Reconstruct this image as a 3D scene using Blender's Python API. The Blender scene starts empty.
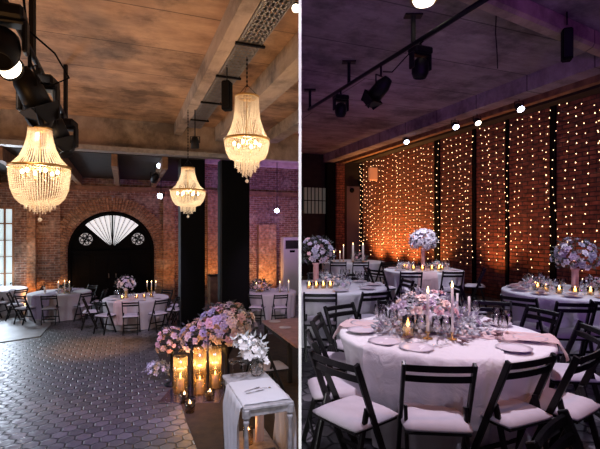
import bpy, bmesh, math, random
from math import sin, cos, pi, atan2, sqrt, radians
from mathutils import Vector, Matrix
R = random.Random(11)
SC = bpy.context.scene
COL = SC.collection

# ------------------------------------------------------------------ camera, world, lights, exposure
F = 440.0; HZ = 232.0; CZ = 1.55          # focal length in pixels, horizon row, eye height
FL = -1.0                                 # floor of the left hall; the right hall floor is z = 0
TH = math.atan2(175.0, 440.0)             # the building is turned against the viewing direction
cam = bpy.data.cameras.new('camera'); cam.sensor_width = 36; cam.lens = F / 600 * 36
cam.shift_y = (HZ - 224.5) / 600; cam.clip_start = .02
co = bpy.data.objects.new('camera', cam); COL.objects.link(co)
co.location = (0, 0, CZ); co.rotation_euler = (pi/2, 0, 0); SC.camera = co
SC.view_settings.view_transform = 'Standard'; SC.view_settings.look = 'None'
SC.cycles.transparent_max_bounces = 24
SC.view_settings.exposure = -0.15; SC.view_settings.gamma = 1
w = bpy.data.worlds.new('world'); SC.world = w; w.use_nodes = True
w.node_tree.nodes['Background'].inputs[0].default_value = (.62, .78, 1, 1)
w.node_tree.nodes['Background'].inputs[1].default_value = 1.3

def rm(s, t, z=0):                        # room coordinates (across, along, up) to world
    return Vector((cos(TH)*s - sin(TH)*t, sin(TH)*s + cos(TH)*t, z))
def P(px, py, Y):                         # the world point seen at a pixel, at depth Y
    return Vector(((px-300)/F*Y, Y, CZ + (HZ-py)/F*Y))
def aim(o, tgt):
    o.rotation_euler = (Vector(tgt) - o.location).to_track_quat('-Z', 'Y').to_euler()
def lamp(kind, loc, tgt, power, col, size=.1, angle=50, blend=.6, name='stage_lamp'):
    l = bpy.data.lights.new(name, kind); l.energy = power; l.color = col
    if kind == 'AREA': l.size = size
    else: l.shadow_soft_size = size
    if kind == 'SPOT': l.spot_size = radians(angle); l.spot_blend = blend
    o = bpy.data.objects.new(name, l); COL.objects.link(o); o.location = loc
    if tgt is not None: aim(o, tgt)
    return o
WARM = (1, .47, .16); AMB = (1, .42, .12); LAV = (.66, .62, 1); PUR = (.42, .2, 1); DAY = (.72, .84, 1)
# left hall
lamp('SPOT', (-3.0, .6, -.6), (-3.0, 5.5, 4.3), 540, WARM, .25, 105, 1, 'uplight')
lamp('SPOT', (-6.5, 7.2, -.6), (-5.2, 7.6, 4.3), 330, WARM, .25, 130, 1, 'uplight')
lamp('SPOT', (-1.3, 5.6, 0.9), (-.6, 7.5, 4.3), 50, (1, .5, .35), .2, 120, 1, 'uplight')
lamp('SPOT', P(100, 120, 8.6), (-4.5, 9.7, -1), 1300, AMB, .1, 30, 1)
lamp('SPOT', (-3.2, 4.5, 3.9), (-3.6, 7.4, -1), 260, (1, .6, .32), .1, 50, 1)
lamp('SPOT', (-.5, 8.9, 4.1), (-.8, 12.6, -.3), 650, (.85, .6, .95), .1, 34, .8)  # added spot to brighten the table before the cooler, no fixture
lamp('SPOT', (-.9, 3.8, 4.1), (-3.0, 7.0, -1), 1100, (.4, .32, 1), .1, 42, .7)
lamp('SPOT', (-3.4, 9.3, 3.9), (-4.5, 12.0, -.3), 620, (.78, .66, 1), .08, 42, .7)
lamp('SPOT', (-6.0, 10.0, 3.9), (-7.2, 13.0, -.3), 260, (.7, .5, 1), .08, 34, .7)
lamp('SPOT', (-.5, 2.4, 3.9), (-.75, 4.7, -.2), 900, (.8, .82, 1), .1, 34, .8)
lamp('SPOT', (-3.4, 4.0, 3.9), (-1.5, 7.3, 0), 220, (1, .82, .72), .1, 30, .8)  # added spot to brighten the rose arrangements, no fixture
lamp('AREA', rm(-6.3, 9.0, .8), rm(0, 8.5, -1), 110, DAY, 1.6, name='daylight')
lamp('AREA', rm(-4.2, 17.2, 1.1), rm(-3.2, 11, -1), 260, DAY, 1.2, name='daylight')
lamp('SPOT', rm(-2.75, 16.0, -.9), rm(-2.6, 17.5, .3), 210, AMB, .1, 120, 1, 'uplight')
lamp('SPOT', rm(-1.6, 13.5, 3.0), rm(-.9, 17.5, 1.6), 70, (1, .5, .3), .3, 90, 1, 'uplight')
lamp('SPOT', rm(1.5, 16.2, -.6), rm(1.6, 17.5, 1), 40, AMB, .1, 110, 1, 'uplight')
lamp('SPOT', rm(2.9, 16.2, -.6), rm(3.1, 17.5, 1), 110, AMB, .1, 110, 1, 'uplight')
lamp('SPOT', rm(5.1, 16.3, -.7), rm(5.4, 17.5, .6), 130, WARM, .1, 110, 1, 'uplight')
lamp('SPOT', rm(4.2, 12.5, 1.0), rm(4.6, 15, 4.3), 420, PUR, .2, 140, 1, 'uplight')
lamp('SPOT', rm(4.0, 13.0, 3.9), rm(5.6, 17.2, .6), 260, (.75, .45, 1), .1, 55, 1)
# right hall
lamp('SPOT', (1.8, -.8, 1.9), (2.6, 5.2, 4.4), 420, (.36, .08, .8), .3, 100, 1, 'uplight')
lamp('SPOT', (.9, 7.9, 1.5), (1.0, 10, 4.3), 26, (.4, .1, .8), .3, 150, 1, 'uplight')
lamp('SPOT', (1.25, 3.9, 4.15), (1.1, 3.3, .75), 640, (.95, .82, 1), .06, 48, .5)
lamp('SPOT', (.8, -.2, 4.1), (1.2, 2.9, .4), 150, (.78, .7, 1), .08, 50, .8)
lamp('SPOT', (3.5, 4.4, 4.1), (3.6, 6.0, .7), 420, (.82, .8, 1), .08, 42, .6)
lamp('SPOT', (2.5, 7.4, 3.95), (2.5, 9.3, .7), 560, (.86, .82, 1), .08, 42, .6)
lamp('SPOT', (.7, 4.9, 4.1), (.6, 6.5, .7), 330, (.8, .76, 1), .08, 42, .6)
lamp('SPOT', (1.6, 9.8, 4.1), (1.5, 11.9, .7), 280, (.86, .82, 1), .08, 38, .6)
lamp('SPOT', (2.3, 1.6, 3.7), (1.2, 2.9, .5), 90, (1, .4, .18), .03, 32, .3)
for z_ in (.45, .95, 1.45, 1.95, 2.45, 2.9): lamp('SPOT', (0, .9, z_+.25), (0, 2.3, z_), 75, (1, 1, 1), .03, 26, .8, 'edge_fill')  # unseen spots added to whiten the end face of the partition

# ------------------------------------------------------------------ materials
def nodes(name):
    m = bpy.data.materials.new(name); m.use_nodes = True
    nt = m.node_tree; return m, nt, nt.nodes['Principled BSDF']
def N(nt, t, **kw):
    n = nt.nodes.new(t)
    for k, v in kw.items(): setattr(n, k, v)
    return n
def mat(name, col, rough=.5, metal=0, noise=0, scale=20, bump=0, **kw):
    m, nt, b = nodes(name)
    b.inputs['Base Color'].default_value = (*col, 1); b.inputs['Roughness'].default_value = rough
    b.inputs['Metallic'].default_value = metal
    for k, v in kw.items(): b.inputs[k.replace('_', ' ')].default_value = v
    if noise or bump:
        tc = N(nt, 'ShaderNodeTexCoord'); n = N(nt, 'ShaderNodeTexNoise')
        n.inputs['Scale'].default_value = scale; n.inputs['Detail'].default_value = 6
        nt.links.new(tc.outputs['Object'], n.inputs['Vector'])
        if noise:
            r = N(nt, 'ShaderNodeMapRange'); r.inputs[1].default_value = .3; r.inputs[2].default_value = .7
            r.inputs[3].default_value = 1-noise; r.inputs[4].default_value = 1+noise
            mx = N(nt, 'ShaderNodeVectorMath', operation='SCALE')
            mx.inputs[0].default_value = col
            nt.links.new(n.outputs[0], r.inputs[0]); nt.links.new(r.outputs[0], mx.inputs['Scale'])
            nt.links.new(mx.outputs[0], b.inputs['Base Color'])
        if bump:
            bp = N(nt, 'ShaderNodeBump'); bp.inputs['Strength'].default_value = bump; bp.inputs['Distance'].default_value = .02
            nt.links.new(n.outputs[0], bp.inputs['Height']); nt.links.new(bp.outputs[0], b.inputs['Normal'])
    return m
def emit(name, col, st):
    m, nt, b = nodes(name)
    b.inputs['Base Color'].default_value = (*col, 1)
    b.inputs['Emission Color'].default_value = (*col, 1); b.inputs['Emission Strength'].default_value = st
    try: m.cycles.emission_sampling = 'NONE'
    except Exception: pass
    return m
def brick(name, c1, c2, mortar, patch, patch_amt=.35, scale=1.0):
    m, nt, b = nodes(name); L = nt.links.new
    tc = N(nt, 'ShaderNodeTexCoord'); sp = N(nt, 'ShaderNodeSeparateXYZ'); L(tc.outputs['Object'], sp.inputs[0])
    ad = N(nt, 'ShaderNodeMath', operation='ADD'); L(sp.outputs[0], ad.inputs[0]); L(sp.outputs[1], ad.inputs[1])
    cb = N(nt, 'ShaderNodeCombineXYZ'); L(ad.outputs[0], cb.inputs[0]); L(sp.outputs[2], cb.inputs[1])
    br = N(nt, 'ShaderNodeTexBrick'); L(cb.outputs[0], br.inputs[0])
    br.inputs['Color1'].default_value = (*c1, 1); br.inputs['Color2'].default_value = (*c2, 1)
    br.inputs['Mortar'].default_value = (*mortar, 1); br.inputs['Scale'].default_value = scale
    br.inputs['Brick Width'].default_value = .27; br.inputs['Row Height'].default_value = .085
    br.inputs['Mortar Size'].default_value = .012; br.inputs['Mortar Smooth'].default_value = .4
    no = N(nt, 'ShaderNodeTexNoise'); no.inputs['Scale'].default_value = 1.7; no.inputs['Detail'].default_value = 8
    L(cb.outputs[0], no.inputs['Vector'])
    rp = N(nt, 'ShaderNodeMapRange'); rp.inputs[1].default_value = .52; rp.inputs[2].default_value = .62
    rp.inputs[4].default_value = patch_amt; L(no.outputs[0], rp.inputs[0])
    mx = N(nt, 'ShaderNodeMix', data_type='RGBA'); L(rp.outputs[0], mx.inputs[0]); L(br.outputs[0], mx.inputs[6])
    mx.inputs[7].default_value = (*patch, 1)
    n2 = N(nt, 'ShaderNodeTexNoise'); n2.inputs['Scale'].default_value = 9; n2.inputs['Detail'].default_value = 5
    L(cb.outputs[0], n2.inputs['Vector'])
    r2 = N(nt, 'ShaderNodeMapRange'); r2.inputs[1].default_value = .3; r2.inputs[2].default_value = .7
    r2.inputs[3].default_value = .45; r2.inputs[4].default_value = 1.45; L(n2.outputs[0], r2.inputs[0])
    sc = N(nt, 'ShaderNodeVectorMath', operation='SCALE'); L(mx.outputs[2], sc.inputs[0]); L(r2.outputs[0], sc.inputs['Scale'])
    L(sc.outputs[0], b.inputs['Base Color']); b.inputs['Roughness'].default_value = .85
    bp = N(nt, 'ShaderNodeBump'); bp.inputs['Strength'].default_value = .8; bp.inputs['Distance'].default_value = .02
    iv = N(nt, 'ShaderNodeMath', operation='SUBTRACT'); iv.inputs[0].default_value = 1; L(br.outputs['Fac'], iv.inputs[1])
    L(iv.outputs[0], bp.inputs['Height']); L(bp.outputs[0], b.inputs['Normal'])
    return m
def concrete(name, c1, c2, sx=.35, sy=2.2, joint=1.2):
    m, nt, b = nodes(name); L = nt.links.new
    tc = N(nt, 'ShaderNodeTexCoord'); mp = N(nt, 'ShaderNodeMapping'); mp.inputs['Scale'].default_value = (sx, sy, 1)
    L(tc.outputs['Object'], mp.inputs[0])
    no = N(nt, 'ShaderNodeTexNoise'); no.inputs['Scale'].default_value = 2.2; no.inputs['Detail'].default_value = 10
    no.inputs['Roughness'].default_value = .65; L(mp.outputs[0], no.inputs['Vector'])
    cr = N(nt, 'ShaderNodeValToRGB'); L(no.outputs[0], cr.inputs[0])
    cr.color_ramp.elements[0].position = .3; cr.color_ramp.elements[0].color = (*c1, 1)
    cr.color_ramp.elements[1].position = .66; cr.color_ramp.elements[1].color = (*c2, 1)
    n2 = N(nt, 'ShaderNodeTexNoise'); n2.inputs['Scale'].default_value = .8; n2.inputs['Detail'].default_value = 9
    n2.inputs['Roughness'].default_value = .7; L(tc.outputs['Object'], n2.inputs['Vector'])
    r2 = N(nt, 'ShaderNodeMapRange'); r2.inputs[1].default_value = .38; r2.inputs[2].default_value = .52
    r2.inputs[3].default_value = .5; r2.inputs[4].default_value = 1.15; L(n2.outputs[0], r2.inputs[0])
    br = N(nt, 'ShaderNodeTexBrick'); mq = N(nt, 'ShaderNodeMapping'); mq.inputs['Location'].default_value = (26, .3, 0); L(tc.outputs['Object'], mq.inputs[0]); L(mq.outputs[0], br.inputs[0]); br.inputs['Scale'].default_value = 1
    br.inputs['Brick Width'].default_value = 60; br.inputs['Row Height'].default_value = joint
    br.inputs['Mortar Size'].default_value = .012; br.inputs['Color1'].default_value = (1, 1, 1, 1)
    br.inputs['Color2'].default_value = (.86, .86, .86, 1); br.inputs['Mortar'].default_value = (.35, .35, .35, 1)
    s1 = N(nt, 'ShaderNodeVectorMath', operation='SCALE'); L(cr.outputs[0], s1.inputs[0]); L(r2.outputs[0], s1.inputs['Scale'])
    s2 = N(nt, 'ShaderNodeVectorMath', operation='MULTIPLY'); L(s1.outputs[0], s2.inputs[0]); L(br.outputs[0], s2.inputs[1])
    L(s2.outputs[0], b.inputs['Base Color']); b.inputs['Roughness'].default_value = .8
    bp = N(nt, 'ShaderNodeBump'); bp.inputs['Strength'].default_value = .35; bp.inputs['Distance'].default_value = .03
    L(no.outputs[0], bp.inputs['Height']); L(bp.outputs[0], b.inputs['Normal'])
    return m
def pavers(name, c1, c2, gap, size=.3, rough=.38):
    m, nt, b = nodes(name); L = nt.links.new
    def V(op, a, c=None):
        n = N(nt, 'ShaderNodeVectorMath', operation=op)
        for i, x in enumerate((a, c)):
            if x is None: continue
            if isinstance(x, tuple): n.inputs[i].default_value = x
            else: L(x, n.inputs[i])
        return n
    def M(op, a, c=None, d=None):
        n = N(nt, 'ShaderNodeMath', operation=op)
        for i, x in enumerate((a, c, d)):
            if x is None: continue
            if isinstance(x, (int, float)): n.inputs[i].default_value = x
            else: L(x, n.inputs[i])
        return n.outputs[0]
    tc = N(nt, 'ShaderNodeTexCoord')
    q = V('MULTIPLY', tc.outputs['Object'], (1/size, 1/size, 0)).outputs[0]
    s = (1, 1.7320508, 1); h = (.5, .8660254, .5)
    a = V('SUBTRACT', V('MODULO', V('ADD', q, (100, 173.20508, 0)).outputs[0], s).outputs[0], (.5, .8660254, 0)).outputs[0]
    c = V('SUBTRACT', V('MODULO', V('ADD', q, (100.5, 174.07111, 0)).outputs[0], s).outputs[0], (.5, .8660254, 0)).outputs[0]
    la = V('LENGTH', a).outputs['Value']; lc = V('LENGTH', c).outputs['Value']
    sel = M('LESS_THAN', la, lc)
    mx = N(nt, 'ShaderNodeMix', data_type='VECTOR'); L(sel, mx.inputs[0]); L(c, mx.inputs[4]); L(a, mx.inputs[5])
    g = mx.outputs[1]
    ab = V('ABSOLUTE', g).outputs[0]
    dt = V('DOT_PRODUCT', ab, (.5, .8660254, 0)).outputs['Value']
    sx = N(nt, 'ShaderNodeSeparateXYZ'); L(ab, sx.inputs[0])
    e = M('SUBTRACT', .5, M('MAXIMUM', dt, sx.outputs[0]))
    cell = V('SUBTRACT', q, g).outputs[0]
    cn = V('SNAP', V('ADD', cell, (.02, .02, 0)).outputs[0], (.1, .1, .1)).outputs[0]
    wn = N(nt, 'ShaderNodeTexWhiteNoise', noise_dimensions='3D'); L(cn, wn.inputs[0])
    no = N(nt, 'ShaderNodeTexNoise'); no.inputs['Scale'].default_value = 14; no.inputs['Detail'].default_value = 6
    L(tc.outputs['Object'], no.inputs['Vector'])
    f = M('ADD', M('MULTIPLY', wn.outputs[0], .6), M('MULTIPLY', no.outputs[0], .45))
    cm = N(nt, 'ShaderNodeMix', data_type='RGBA'); L(f, cm.inputs[0])
    cm.inputs[6].default_value = (*c1, 1); cm.inputs[7].default_value = (*c2, 1)
    ed = N(nt, 'ShaderNodeMapRange', interpolation_type='SMOOTHSTEP'); L(e, ed.inputs[0])
    ed.inputs[1].default_value = .02; ed.inputs[2].default_value = .085
    gm = N(nt, 'ShaderNodeMix', data_type='RGBA'); L(ed.outputs[0], gm.inputs[0]); gm.inputs[6].default_value = (*gap, 1)
    L(cm.outputs[2], gm.inputs[7]); L(gm.outputs[2], b.inputs['Base Color'])
    rr = N(nt, 'ShaderNodeMapRange'); L(no.outputs[0], rr.inputs[0]); rr.inputs[1].default_value = .3; rr.inputs[2].default_value = .7
    rr.inputs[3].default_value = rough-.08; rr.inputs[4].default_value = rough+.25; L(rr.outputs[0], b.inputs['Roughness'])
    hh = M('ADD', ed.outputs[0], M('MULTIPLY', no.outputs[0], .35))
    bp = N(nt, 'ShaderNodeBump'); bp.inputs['Strength'].default_value = .7; bp.inputs['Distance'].default_value = .02
    L(hh, bp.inputs['Height']); L(bp.outputs[0], b.inputs['Normal'])
    return m
def glassy(name, tint=(1, 1, 1), gloss=.05):
    m, nt, b = nodes(name); L = nt.links.new
    tr = N(nt, 'ShaderNodeBsdfTransparent'); tr.inputs[0].default_value = (*tint, 1)
    gl = N(nt, 'ShaderNodeBsdfGlossy'); gl.inputs['Roughness'].default_value = .08
    fr = N(nt, 'ShaderNodeLayerWeight'); fr.inputs[0].default_value = .12
    ad = N(nt, 'ShaderNodeMath', operation='ADD'); ad.inputs[1].default_value = gloss; L(fr.outputs['Fresnel'], ad.inputs[0])
    mx = N(nt, 'ShaderNodeMixShader'); L(ad.outputs[0], mx.inputs[0]); L(tr.outputs[0], mx.inputs[1]); L(gl.outputs[0], mx.inputs[2])
    L(mx.outputs[0], nt.nodes['Material Output'].inputs[0]); return m
def cloth(name, col, transl=.12, bump=.25, scale=9):
    m, nt, b = nodes(name); L = nt.links.new
    b.inputs['Base Color'].default_value = (*col, 1); b.inputs['Roughness'].default_value = .8
    b.inputs['Sheen Weight'].default_value = .2
    tl = N(nt, 'ShaderNodeBsdfTranslucent'); tl.inputs[0].default_value = (*col, 1)
    mx = N(nt, 'ShaderNodeMixShader'); mx.inputs[0].default_value = transl
    L(b.outputs[0], mx.inputs[1]); L(tl.outputs[0], mx.inputs[2]); L(mx.outputs[0], nt.nodes['Material Output'].inputs[0])
    tc = N(nt, 'ShaderNodeTexCoord'); n = N(nt, 'ShaderNodeTexNoise'); n.inputs['Scale'].default_value = scale
    n.inputs['Distortion'].default_value = 1.5; n.inputs['Detail'].default_value = 4; L(tc.outputs['Object'], n.inputs['Vector'])
    bp = N(nt, 'ShaderNodeBump'); bp.inputs['Strength'].default_value = bump; bp.inputs['Distance'].default_value = .06
    L(n.outputs[0], bp.inputs['Height']); L(bp.outputs[0], b.inputs['Normal']); return m

M = {}
M['slab'] = concrete('warm_lit_board_marked_concrete', (.32, .185, .1), (.58, .37, .21), .8, 1.5)  # one concrete for both halls; the warm light is put into this tint
M['slab_r'] = concrete('purple_lit_board_marked_concrete', (.2, .15, .16), (.4, .33, .34), .6, 1.8)  # same concrete, greyed in colour so the purple light shows on it
M['beam'] = concrete('beam_concrete', (.3, .22, .15), (.5, .39, .28), 1.5, .4, 9)
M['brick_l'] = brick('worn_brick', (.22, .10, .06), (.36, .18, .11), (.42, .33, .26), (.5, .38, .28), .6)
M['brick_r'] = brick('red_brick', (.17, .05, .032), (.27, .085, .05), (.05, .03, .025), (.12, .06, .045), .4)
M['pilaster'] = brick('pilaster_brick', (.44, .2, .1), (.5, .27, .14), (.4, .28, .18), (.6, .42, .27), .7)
M['pave'] = pavers('hexagon_pavers', (.05, .05, .053), (.17, .162, .165), (.01, .01, .011), .19, .36)
M['pave_r'] = pavers('dark_hexagon_pavers', (.06, .06, .07), (.15, .14, .15), (.012, .012, .013), .19)
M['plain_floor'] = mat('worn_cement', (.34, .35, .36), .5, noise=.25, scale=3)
M['shaded_floor'] = mat('brown_floor_shade', (.04, .02, .009), .9, noise=.3, scale=8, bump=.3)  # shade on the paving, put into a dark brown floor colour
M['black'] = mat('black_paint', (.003, .003, .0032), .85, Specular_IOR_Level=.12)
M['black_wood'] = mat('black_stained_wood', (.005, .004, .0042), .4, Specular_IOR_Level=.35, noise=.3, scale=30, bump=.1)
M['dark_metal'] = mat('black_steel', (.005, .005, .006), .5, .1, Specular_IOR_Level=.25)
M['grey_metal'] = mat('galvanised_steel', (.34, .32, .29), .5, .5, noise=.2, scale=12)
M['pillar_side'] = mat('grey_pillar_side', (.03, .035, .036), .7)  # lighter grey than the black front of the pillars
M['timber'] = mat('brown_timber', (.25, .13, .065), .7, noise=.4, scale=6, bump=.3)
M['dark_timber'] = mat('dark_timber', (.02, .014, .011), .9, noise=.3, scale=5)
M['white'] = mat('white_paint', (.9, .9, .9), .7)
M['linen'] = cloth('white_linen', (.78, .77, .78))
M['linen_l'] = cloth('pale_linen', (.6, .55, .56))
M['gauze'] = cloth('white_gauze', (.85, .82, .84), .3, .35, 7)
M['mauve'] = cloth('mauve_gauze', (.4, .3, .42), .3, .5, 14)
M['blush'] = cloth('blush_gauze', (.75, .56, .54), .3, .3, 8)
M['cushion'] = mat('white_cushion', (.45, .41, .45), .85, noise=.06, scale=12, bump=.1)
M['candle'] = mat('ivory_wax', (.85, .78, .66), .5, Subsurface_Weight=.0)
M['flame'] = emit('candle_flame', (1, .62, .25), 14)
M['bulb'] = emit('lamp_bulb', (1, .82, .52), 16)
M['fairy'] = emit('fairy_bulb', (1, .6, .32), 6)
M['lens'] = emit('stage_lens', (.72, .78, 1), 26)
M['lens_w'] = emit('warm_lens', (1, .85, .65), 5)
M['lens_o'] = emit('dim_lens', (.8, .4, .2), .16)
M['daylit'] = emit('daylit_glass', (.66, .82, .86), .9)
M['fan_glow'] = emit('glowing_white_fan', (.93, .93, .95), .8)  # white fan of the arched door, with its own emission
M['dim_glass'] = emit('dim_daylit_glass', (.33, .4, .3), .07)
M['glass'] = glassy('clear_glass', (1, 1, 1), .13)
M['amber_glass'] = glassy('amber_tinted_glass', (1, .86, .62), .1)
def glow_glass():
    m, nt, b = nodes('candle_glow_glass'); L = nt.links.new  # amber glow of the candles is put into the glass tint
    tr = N(nt, 'ShaderNodeBsdfTransparent'); tr.inputs[0].default_value = (1, .9, .7, 1)
    tl = N(nt, 'ShaderNodeBsdfTranslucent'); tl.inputs[0].default_value = (.95, .75, .45, 1)
    gl = N(nt, 'ShaderNodeBsdfGlossy'); gl.inputs['Roughness'].default_value = .1
    m1 = N(nt, 'ShaderNodeMixShader'); m1.inputs[0].default_value = .1; L(tr.outputs[0], m1.inputs[1]); L(tl.outputs[0], m1.inputs[2])
    m2 = N(nt, 'ShaderNodeMixShader'); m2.inputs[0].default_value = .12; L(m1.outputs[0], m2.inputs[1]); L(gl.outputs[0], m2.inputs[2])
    L(m2.outputs[0], nt.nodes['Material Output'].inputs[0]); return m
M['glow_glass'] = glow_glass()
M['brass'] = mat('brass', (.65, .42, .16), .35, .9)
M['leaf'] = mat('green_leaf', (.045, .055, .04), .6, noise=.4, scale=30)
M['grey_leaf'] = mat('silver_leaf', (.42, .44, .46), .6, noise=.3, scale=30)
for n_, c_ in (('rose_pink', (.8, .5, .5)), ('rose_blush', (.85, .66, .58)), ('rose_lilac', (.58, .48, .57)),
               ('rose_white', (.82, .78, .8)), ('rose_grey', (.42, .40, .48)), ('orchid', (.88, .86, .9))):
    M[n_] = mat(n_ + '_petals', c_, .7)
M['worn_wood'] = mat('whitewashed_wood', (.36, .34, .37), .6, noise=.35, scale=14, bump=.2)
M['pink_lit_wood'] = mat('pink_lit_table_wood', (.38, .2, .18), .4, noise=.25, scale=7)  # pink light on the table is put into its wood colour
M['steel'] = mat('cutlery_steel', (.5, .48, .5), .25, 1)
M['ac'] = mat('cream_enamel', (.62, .55, .5), .5)
M['frame_wood'] = mat('varnished_window_wood', (.42, .2, .09), .6)
def crystal():
    m, nt, b = nodes('crystal_beads'); L = nt.links.new
    b.inputs['Base Color'].default_value = (.95, .9, .82, 1); b.inputs['Roughness'].default_value = .15
    tl = N(nt, 'ShaderNodeBsdfTranslucent'); tl.inputs[0].default_value = (.93, .86, .74, 1)
    tr = N(nt, 'ShaderNodeBsdfTransparent')
    mx = N(nt, 'ShaderNodeMixShader'); mx.inputs[0].default_value = .55
    L(b.outputs[0], mx.inputs[1]); L(tl.outputs[0], mx.inputs[2])
    m2 = N(nt, 'ShaderNodeMixShader'); m2.inputs[0].default_value = .2
    L(mx.outputs[0], m2.inputs[1]); L(tr.outputs[0], m2.inputs[2]); L(m2.outputs[0], nt.nodes['Material Output'].inputs[0])
    return m
M['crystal'] = crystal()

# ------------------------------------------------------------------ mesh helpers
class MB:
    def __init__(s): s.v = []; s.f = []; s.sm = []
    def add(s, vs, fs, smooth=False, mtx=None):
        o = len(s.v)
        s.v += [tuple(mtx @ Vector(v)) if mtx else tuple(v) for v in vs]
        s.f += [tuple(i+o for i in f) for f in fs]; s.sm += [smooth]*len(fs)
        return s
    def box(s, c, d, rz=0, mtx=None, bev=0):
        x, y, z = (k/2 for k in d)
        if bev:
            b = min(bev, x*.9, y*.9, z*.9); vs = []
            for sx in (-1, 1):
                for sy in (-1, 1):
                    for sz in (-1, 1):
                        vs += [(sx*x, sy*(y-b), sz*(z-b)), (sx*(x-b), sy*y, sz*(z-b)), (sx*(x-b), sy*(y-b), sz*z)]
            bm = bmesh.new(); [bm.verts.new(v) for v in vs]; bm.verts.ensure_lookup_table()
            bmesh.ops.convex_hull(bm, input=bm.verts); bm.verts.index_update()
            bmesh.ops.dissolve_limit(bm, angle_limit=.01, verts=bm.verts, edges=bm.edges); bm.verts.index_update()
            vs = [v.co.copy() for v in bm.verts]; fs = [[v.index for v in f.verts] for f in bm.faces]; bm.free()
        else:
            vs = [(-x,-y,-z),(x,-y,-z),(x,y,-z),(-x,y,-z),(-x,-y,z),(x,-y,z),(x,y,z),(-x,y,z)]
            fs = [(0,3,2,1),(4,5,6,7),(0,1,5,4),(1,2,6,5),(2,3,7,6),(3,0,4,7)]
        m = Matrix.Translation(c) @ Matrix.Rotation(rz, 4, 'Z')
        return s.add(vs, fs, False, (mtx @ m) if mtx else m)
    def bar(s, a, b, wd, dp, up=(0, 0, 1)):        # rectangular bar between two points
        a = Vector(a); b = Vector(b); d = (b-a); L = d.length; d.normalize(); u = Vector(up)
        if abs(d.dot(u)) > .98: u = Vector((0, 1, 0))
        x = d.cross(u).normalized(); y = x.cross(d).normalized()
        m = Matrix((x, y, d)).transposed().to_4x4(); m.translation = (a+b)/2
        return s.box((0, 0, 0), (wd, dp, L), 0, m, min(wd, dp)*.18)
    def tube(s, pts, r, n=8, cap=True):
        pts = [Vector(p) for p in pts]; k = len(pts); rs = r if isinstance(r, (list, tuple)) else [r]*k
        vs = []; x = None
        for i, p in enumerate(pts):
            d = (pts[min(i+1, k-1)] - pts[max(i-1, 0)]).normalized()
            if x is None: x = d.orthogonal().normalized()
            x = (x - d*x.dot(d)).normalized(); y = d.cross(x)
            for j in range(n):
                a = 2*pi*j/n; vs.append(p + (x*cos(a) + y*sin(a))*rs[i])
        fs = [(i*n+j, i*n+(j+1) % n, (i+1)*n+(j+1) % n, (i+1)*n+j) for i in range(k-1) for j in range(n)]
        if cap: fs += [tuple(range(n-1, -1, -1)), tuple(range((k-1)*n, k*n))]
        return s.add(vs, fs, True)
    def lathe(s, prof, n=20, mtx=None, fn=None):
        vs = []
        for i, (r, z) in enumerate(prof):
            for j in range(n):
                a = 2*pi*j/n; rr, zz = (fn(i, a, r, z) if fn else (r, z))
                vs.append((rr*cos(a), rr*sin(a), zz))
        fs = [(i*n+j, i*n+(j+1) % n, (i+1)*n+(j+1) % n, (i+1)*n+j) for i in range(len(prof)-1) for j in range(n)]
        return s.add(vs, fs, True, mtx)
    def ball(s, c, r, n=10, m=6, sq=1):
        prof = [(max(1e-4, r*sin(pi*i/m)), -r*cos(pi*i/m)*sq) for i in range(m+1)]
        return s.lathe(prof, n, Matrix.Translation(c))
    def octa(s, c, r, k=1.25):
        x, y, z = c
        return s.add([(x+r,y,z),(x,y+r,z),(x-r,y,z),(x,y-r,z),(x,y,z+r*k),(x,y,z-r*k)],
                     [(0,1,4),(1,2,4),(2,3,4),(3,0,4),(1,0,5),(2,1,5),(3,2,5),(0,3,5)])
    def mesh(s, name, m):
        me = bpy.data.meshes.new(name); me.from_pydata(s.v, [], s.f); me.update()
        me.polygons.foreach_set('use_smooth', s.sm); me.materials.append(m if not isinstance(m, str) else M[m])
        return me
    def build(s, name, m, parent=None, loc=(0, 0, 0), rz=0, rot=None):
        o = bpy.data.objects.new(name, s.mesh(name, m)); COL.objects.link(o); o.location = loc
        o.rotation_euler = rot if rot else (0, 0, rz)
        if parent: o.parent = parent
        return o
def tag(o, label=None, cat=None, group=None, kind=None):
    if label: o['label'] = label
    if cat: o['category'] = cat
    if group: o['group'] = group
    if kind: o['kind'] = kind
    return o
def empty(name, loc, rz=0, label=None, cat=None, group=None, scale=1):
    o = bpy.data.objects.new(name, None); COL.objects.link(o); o.location = loc; o.rotation_euler = (0, 0, rz)
    o.scale = (scale,)*3; o.empty_display_size = .1
    return tag(o, label, cat, group)
def copy_tree(o, parent=None):
    c = o.copy(); COL.objects.link(c); c.parent = parent
    for ch in list(o.children): copy_tree(ch, c)
    return c
def place(proto, loc, rz, label, group, used=set()):
    if proto.name not in used: used.add(proto.name); o = proto
    else: o = copy_tree(proto)
    o.location = loc; o.rotation_euler = (0, 0, rz); o['label'] = label
    if group: o['group'] = group
    elif 'group' in o: del o['group']
    return o
def clip(o, side):                               # keep only the part of a mesh on one side of the partition
    me = o.data; bm = bmesh.new(); bm.from_mesh(me)
    mi = o.matrix_basis
    if o.parent: mi = o.parent.matrix_basis @ mi
    inv = mi.inverted(); pco = inv @ Vector((.014*side, 0, 0)); pno = (inv.to_3x3() @ Vector((side, 0, 0))).normalized()
    r = bmesh.ops.bisect_plane(bm, geom=bm.verts[:]+bm.edges[:]+bm.faces[:], plane_co=pco, plane_no=pno, clear_inner=True)
    ed = [e for e in r['geom_cut'] if isinstance(e, bmesh.types.BMEdge)]
    if ed:
        try: bmesh.ops.holes_fill(bm, edges=ed)
        except Exception: pass
    bm.to_mesh(me); bm.free(); return o
def struct(name, mb, m):                         # setting pieces are built in room coordinates
    return tag(mb.build(name, m, rz=TH), kind='structure')

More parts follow.
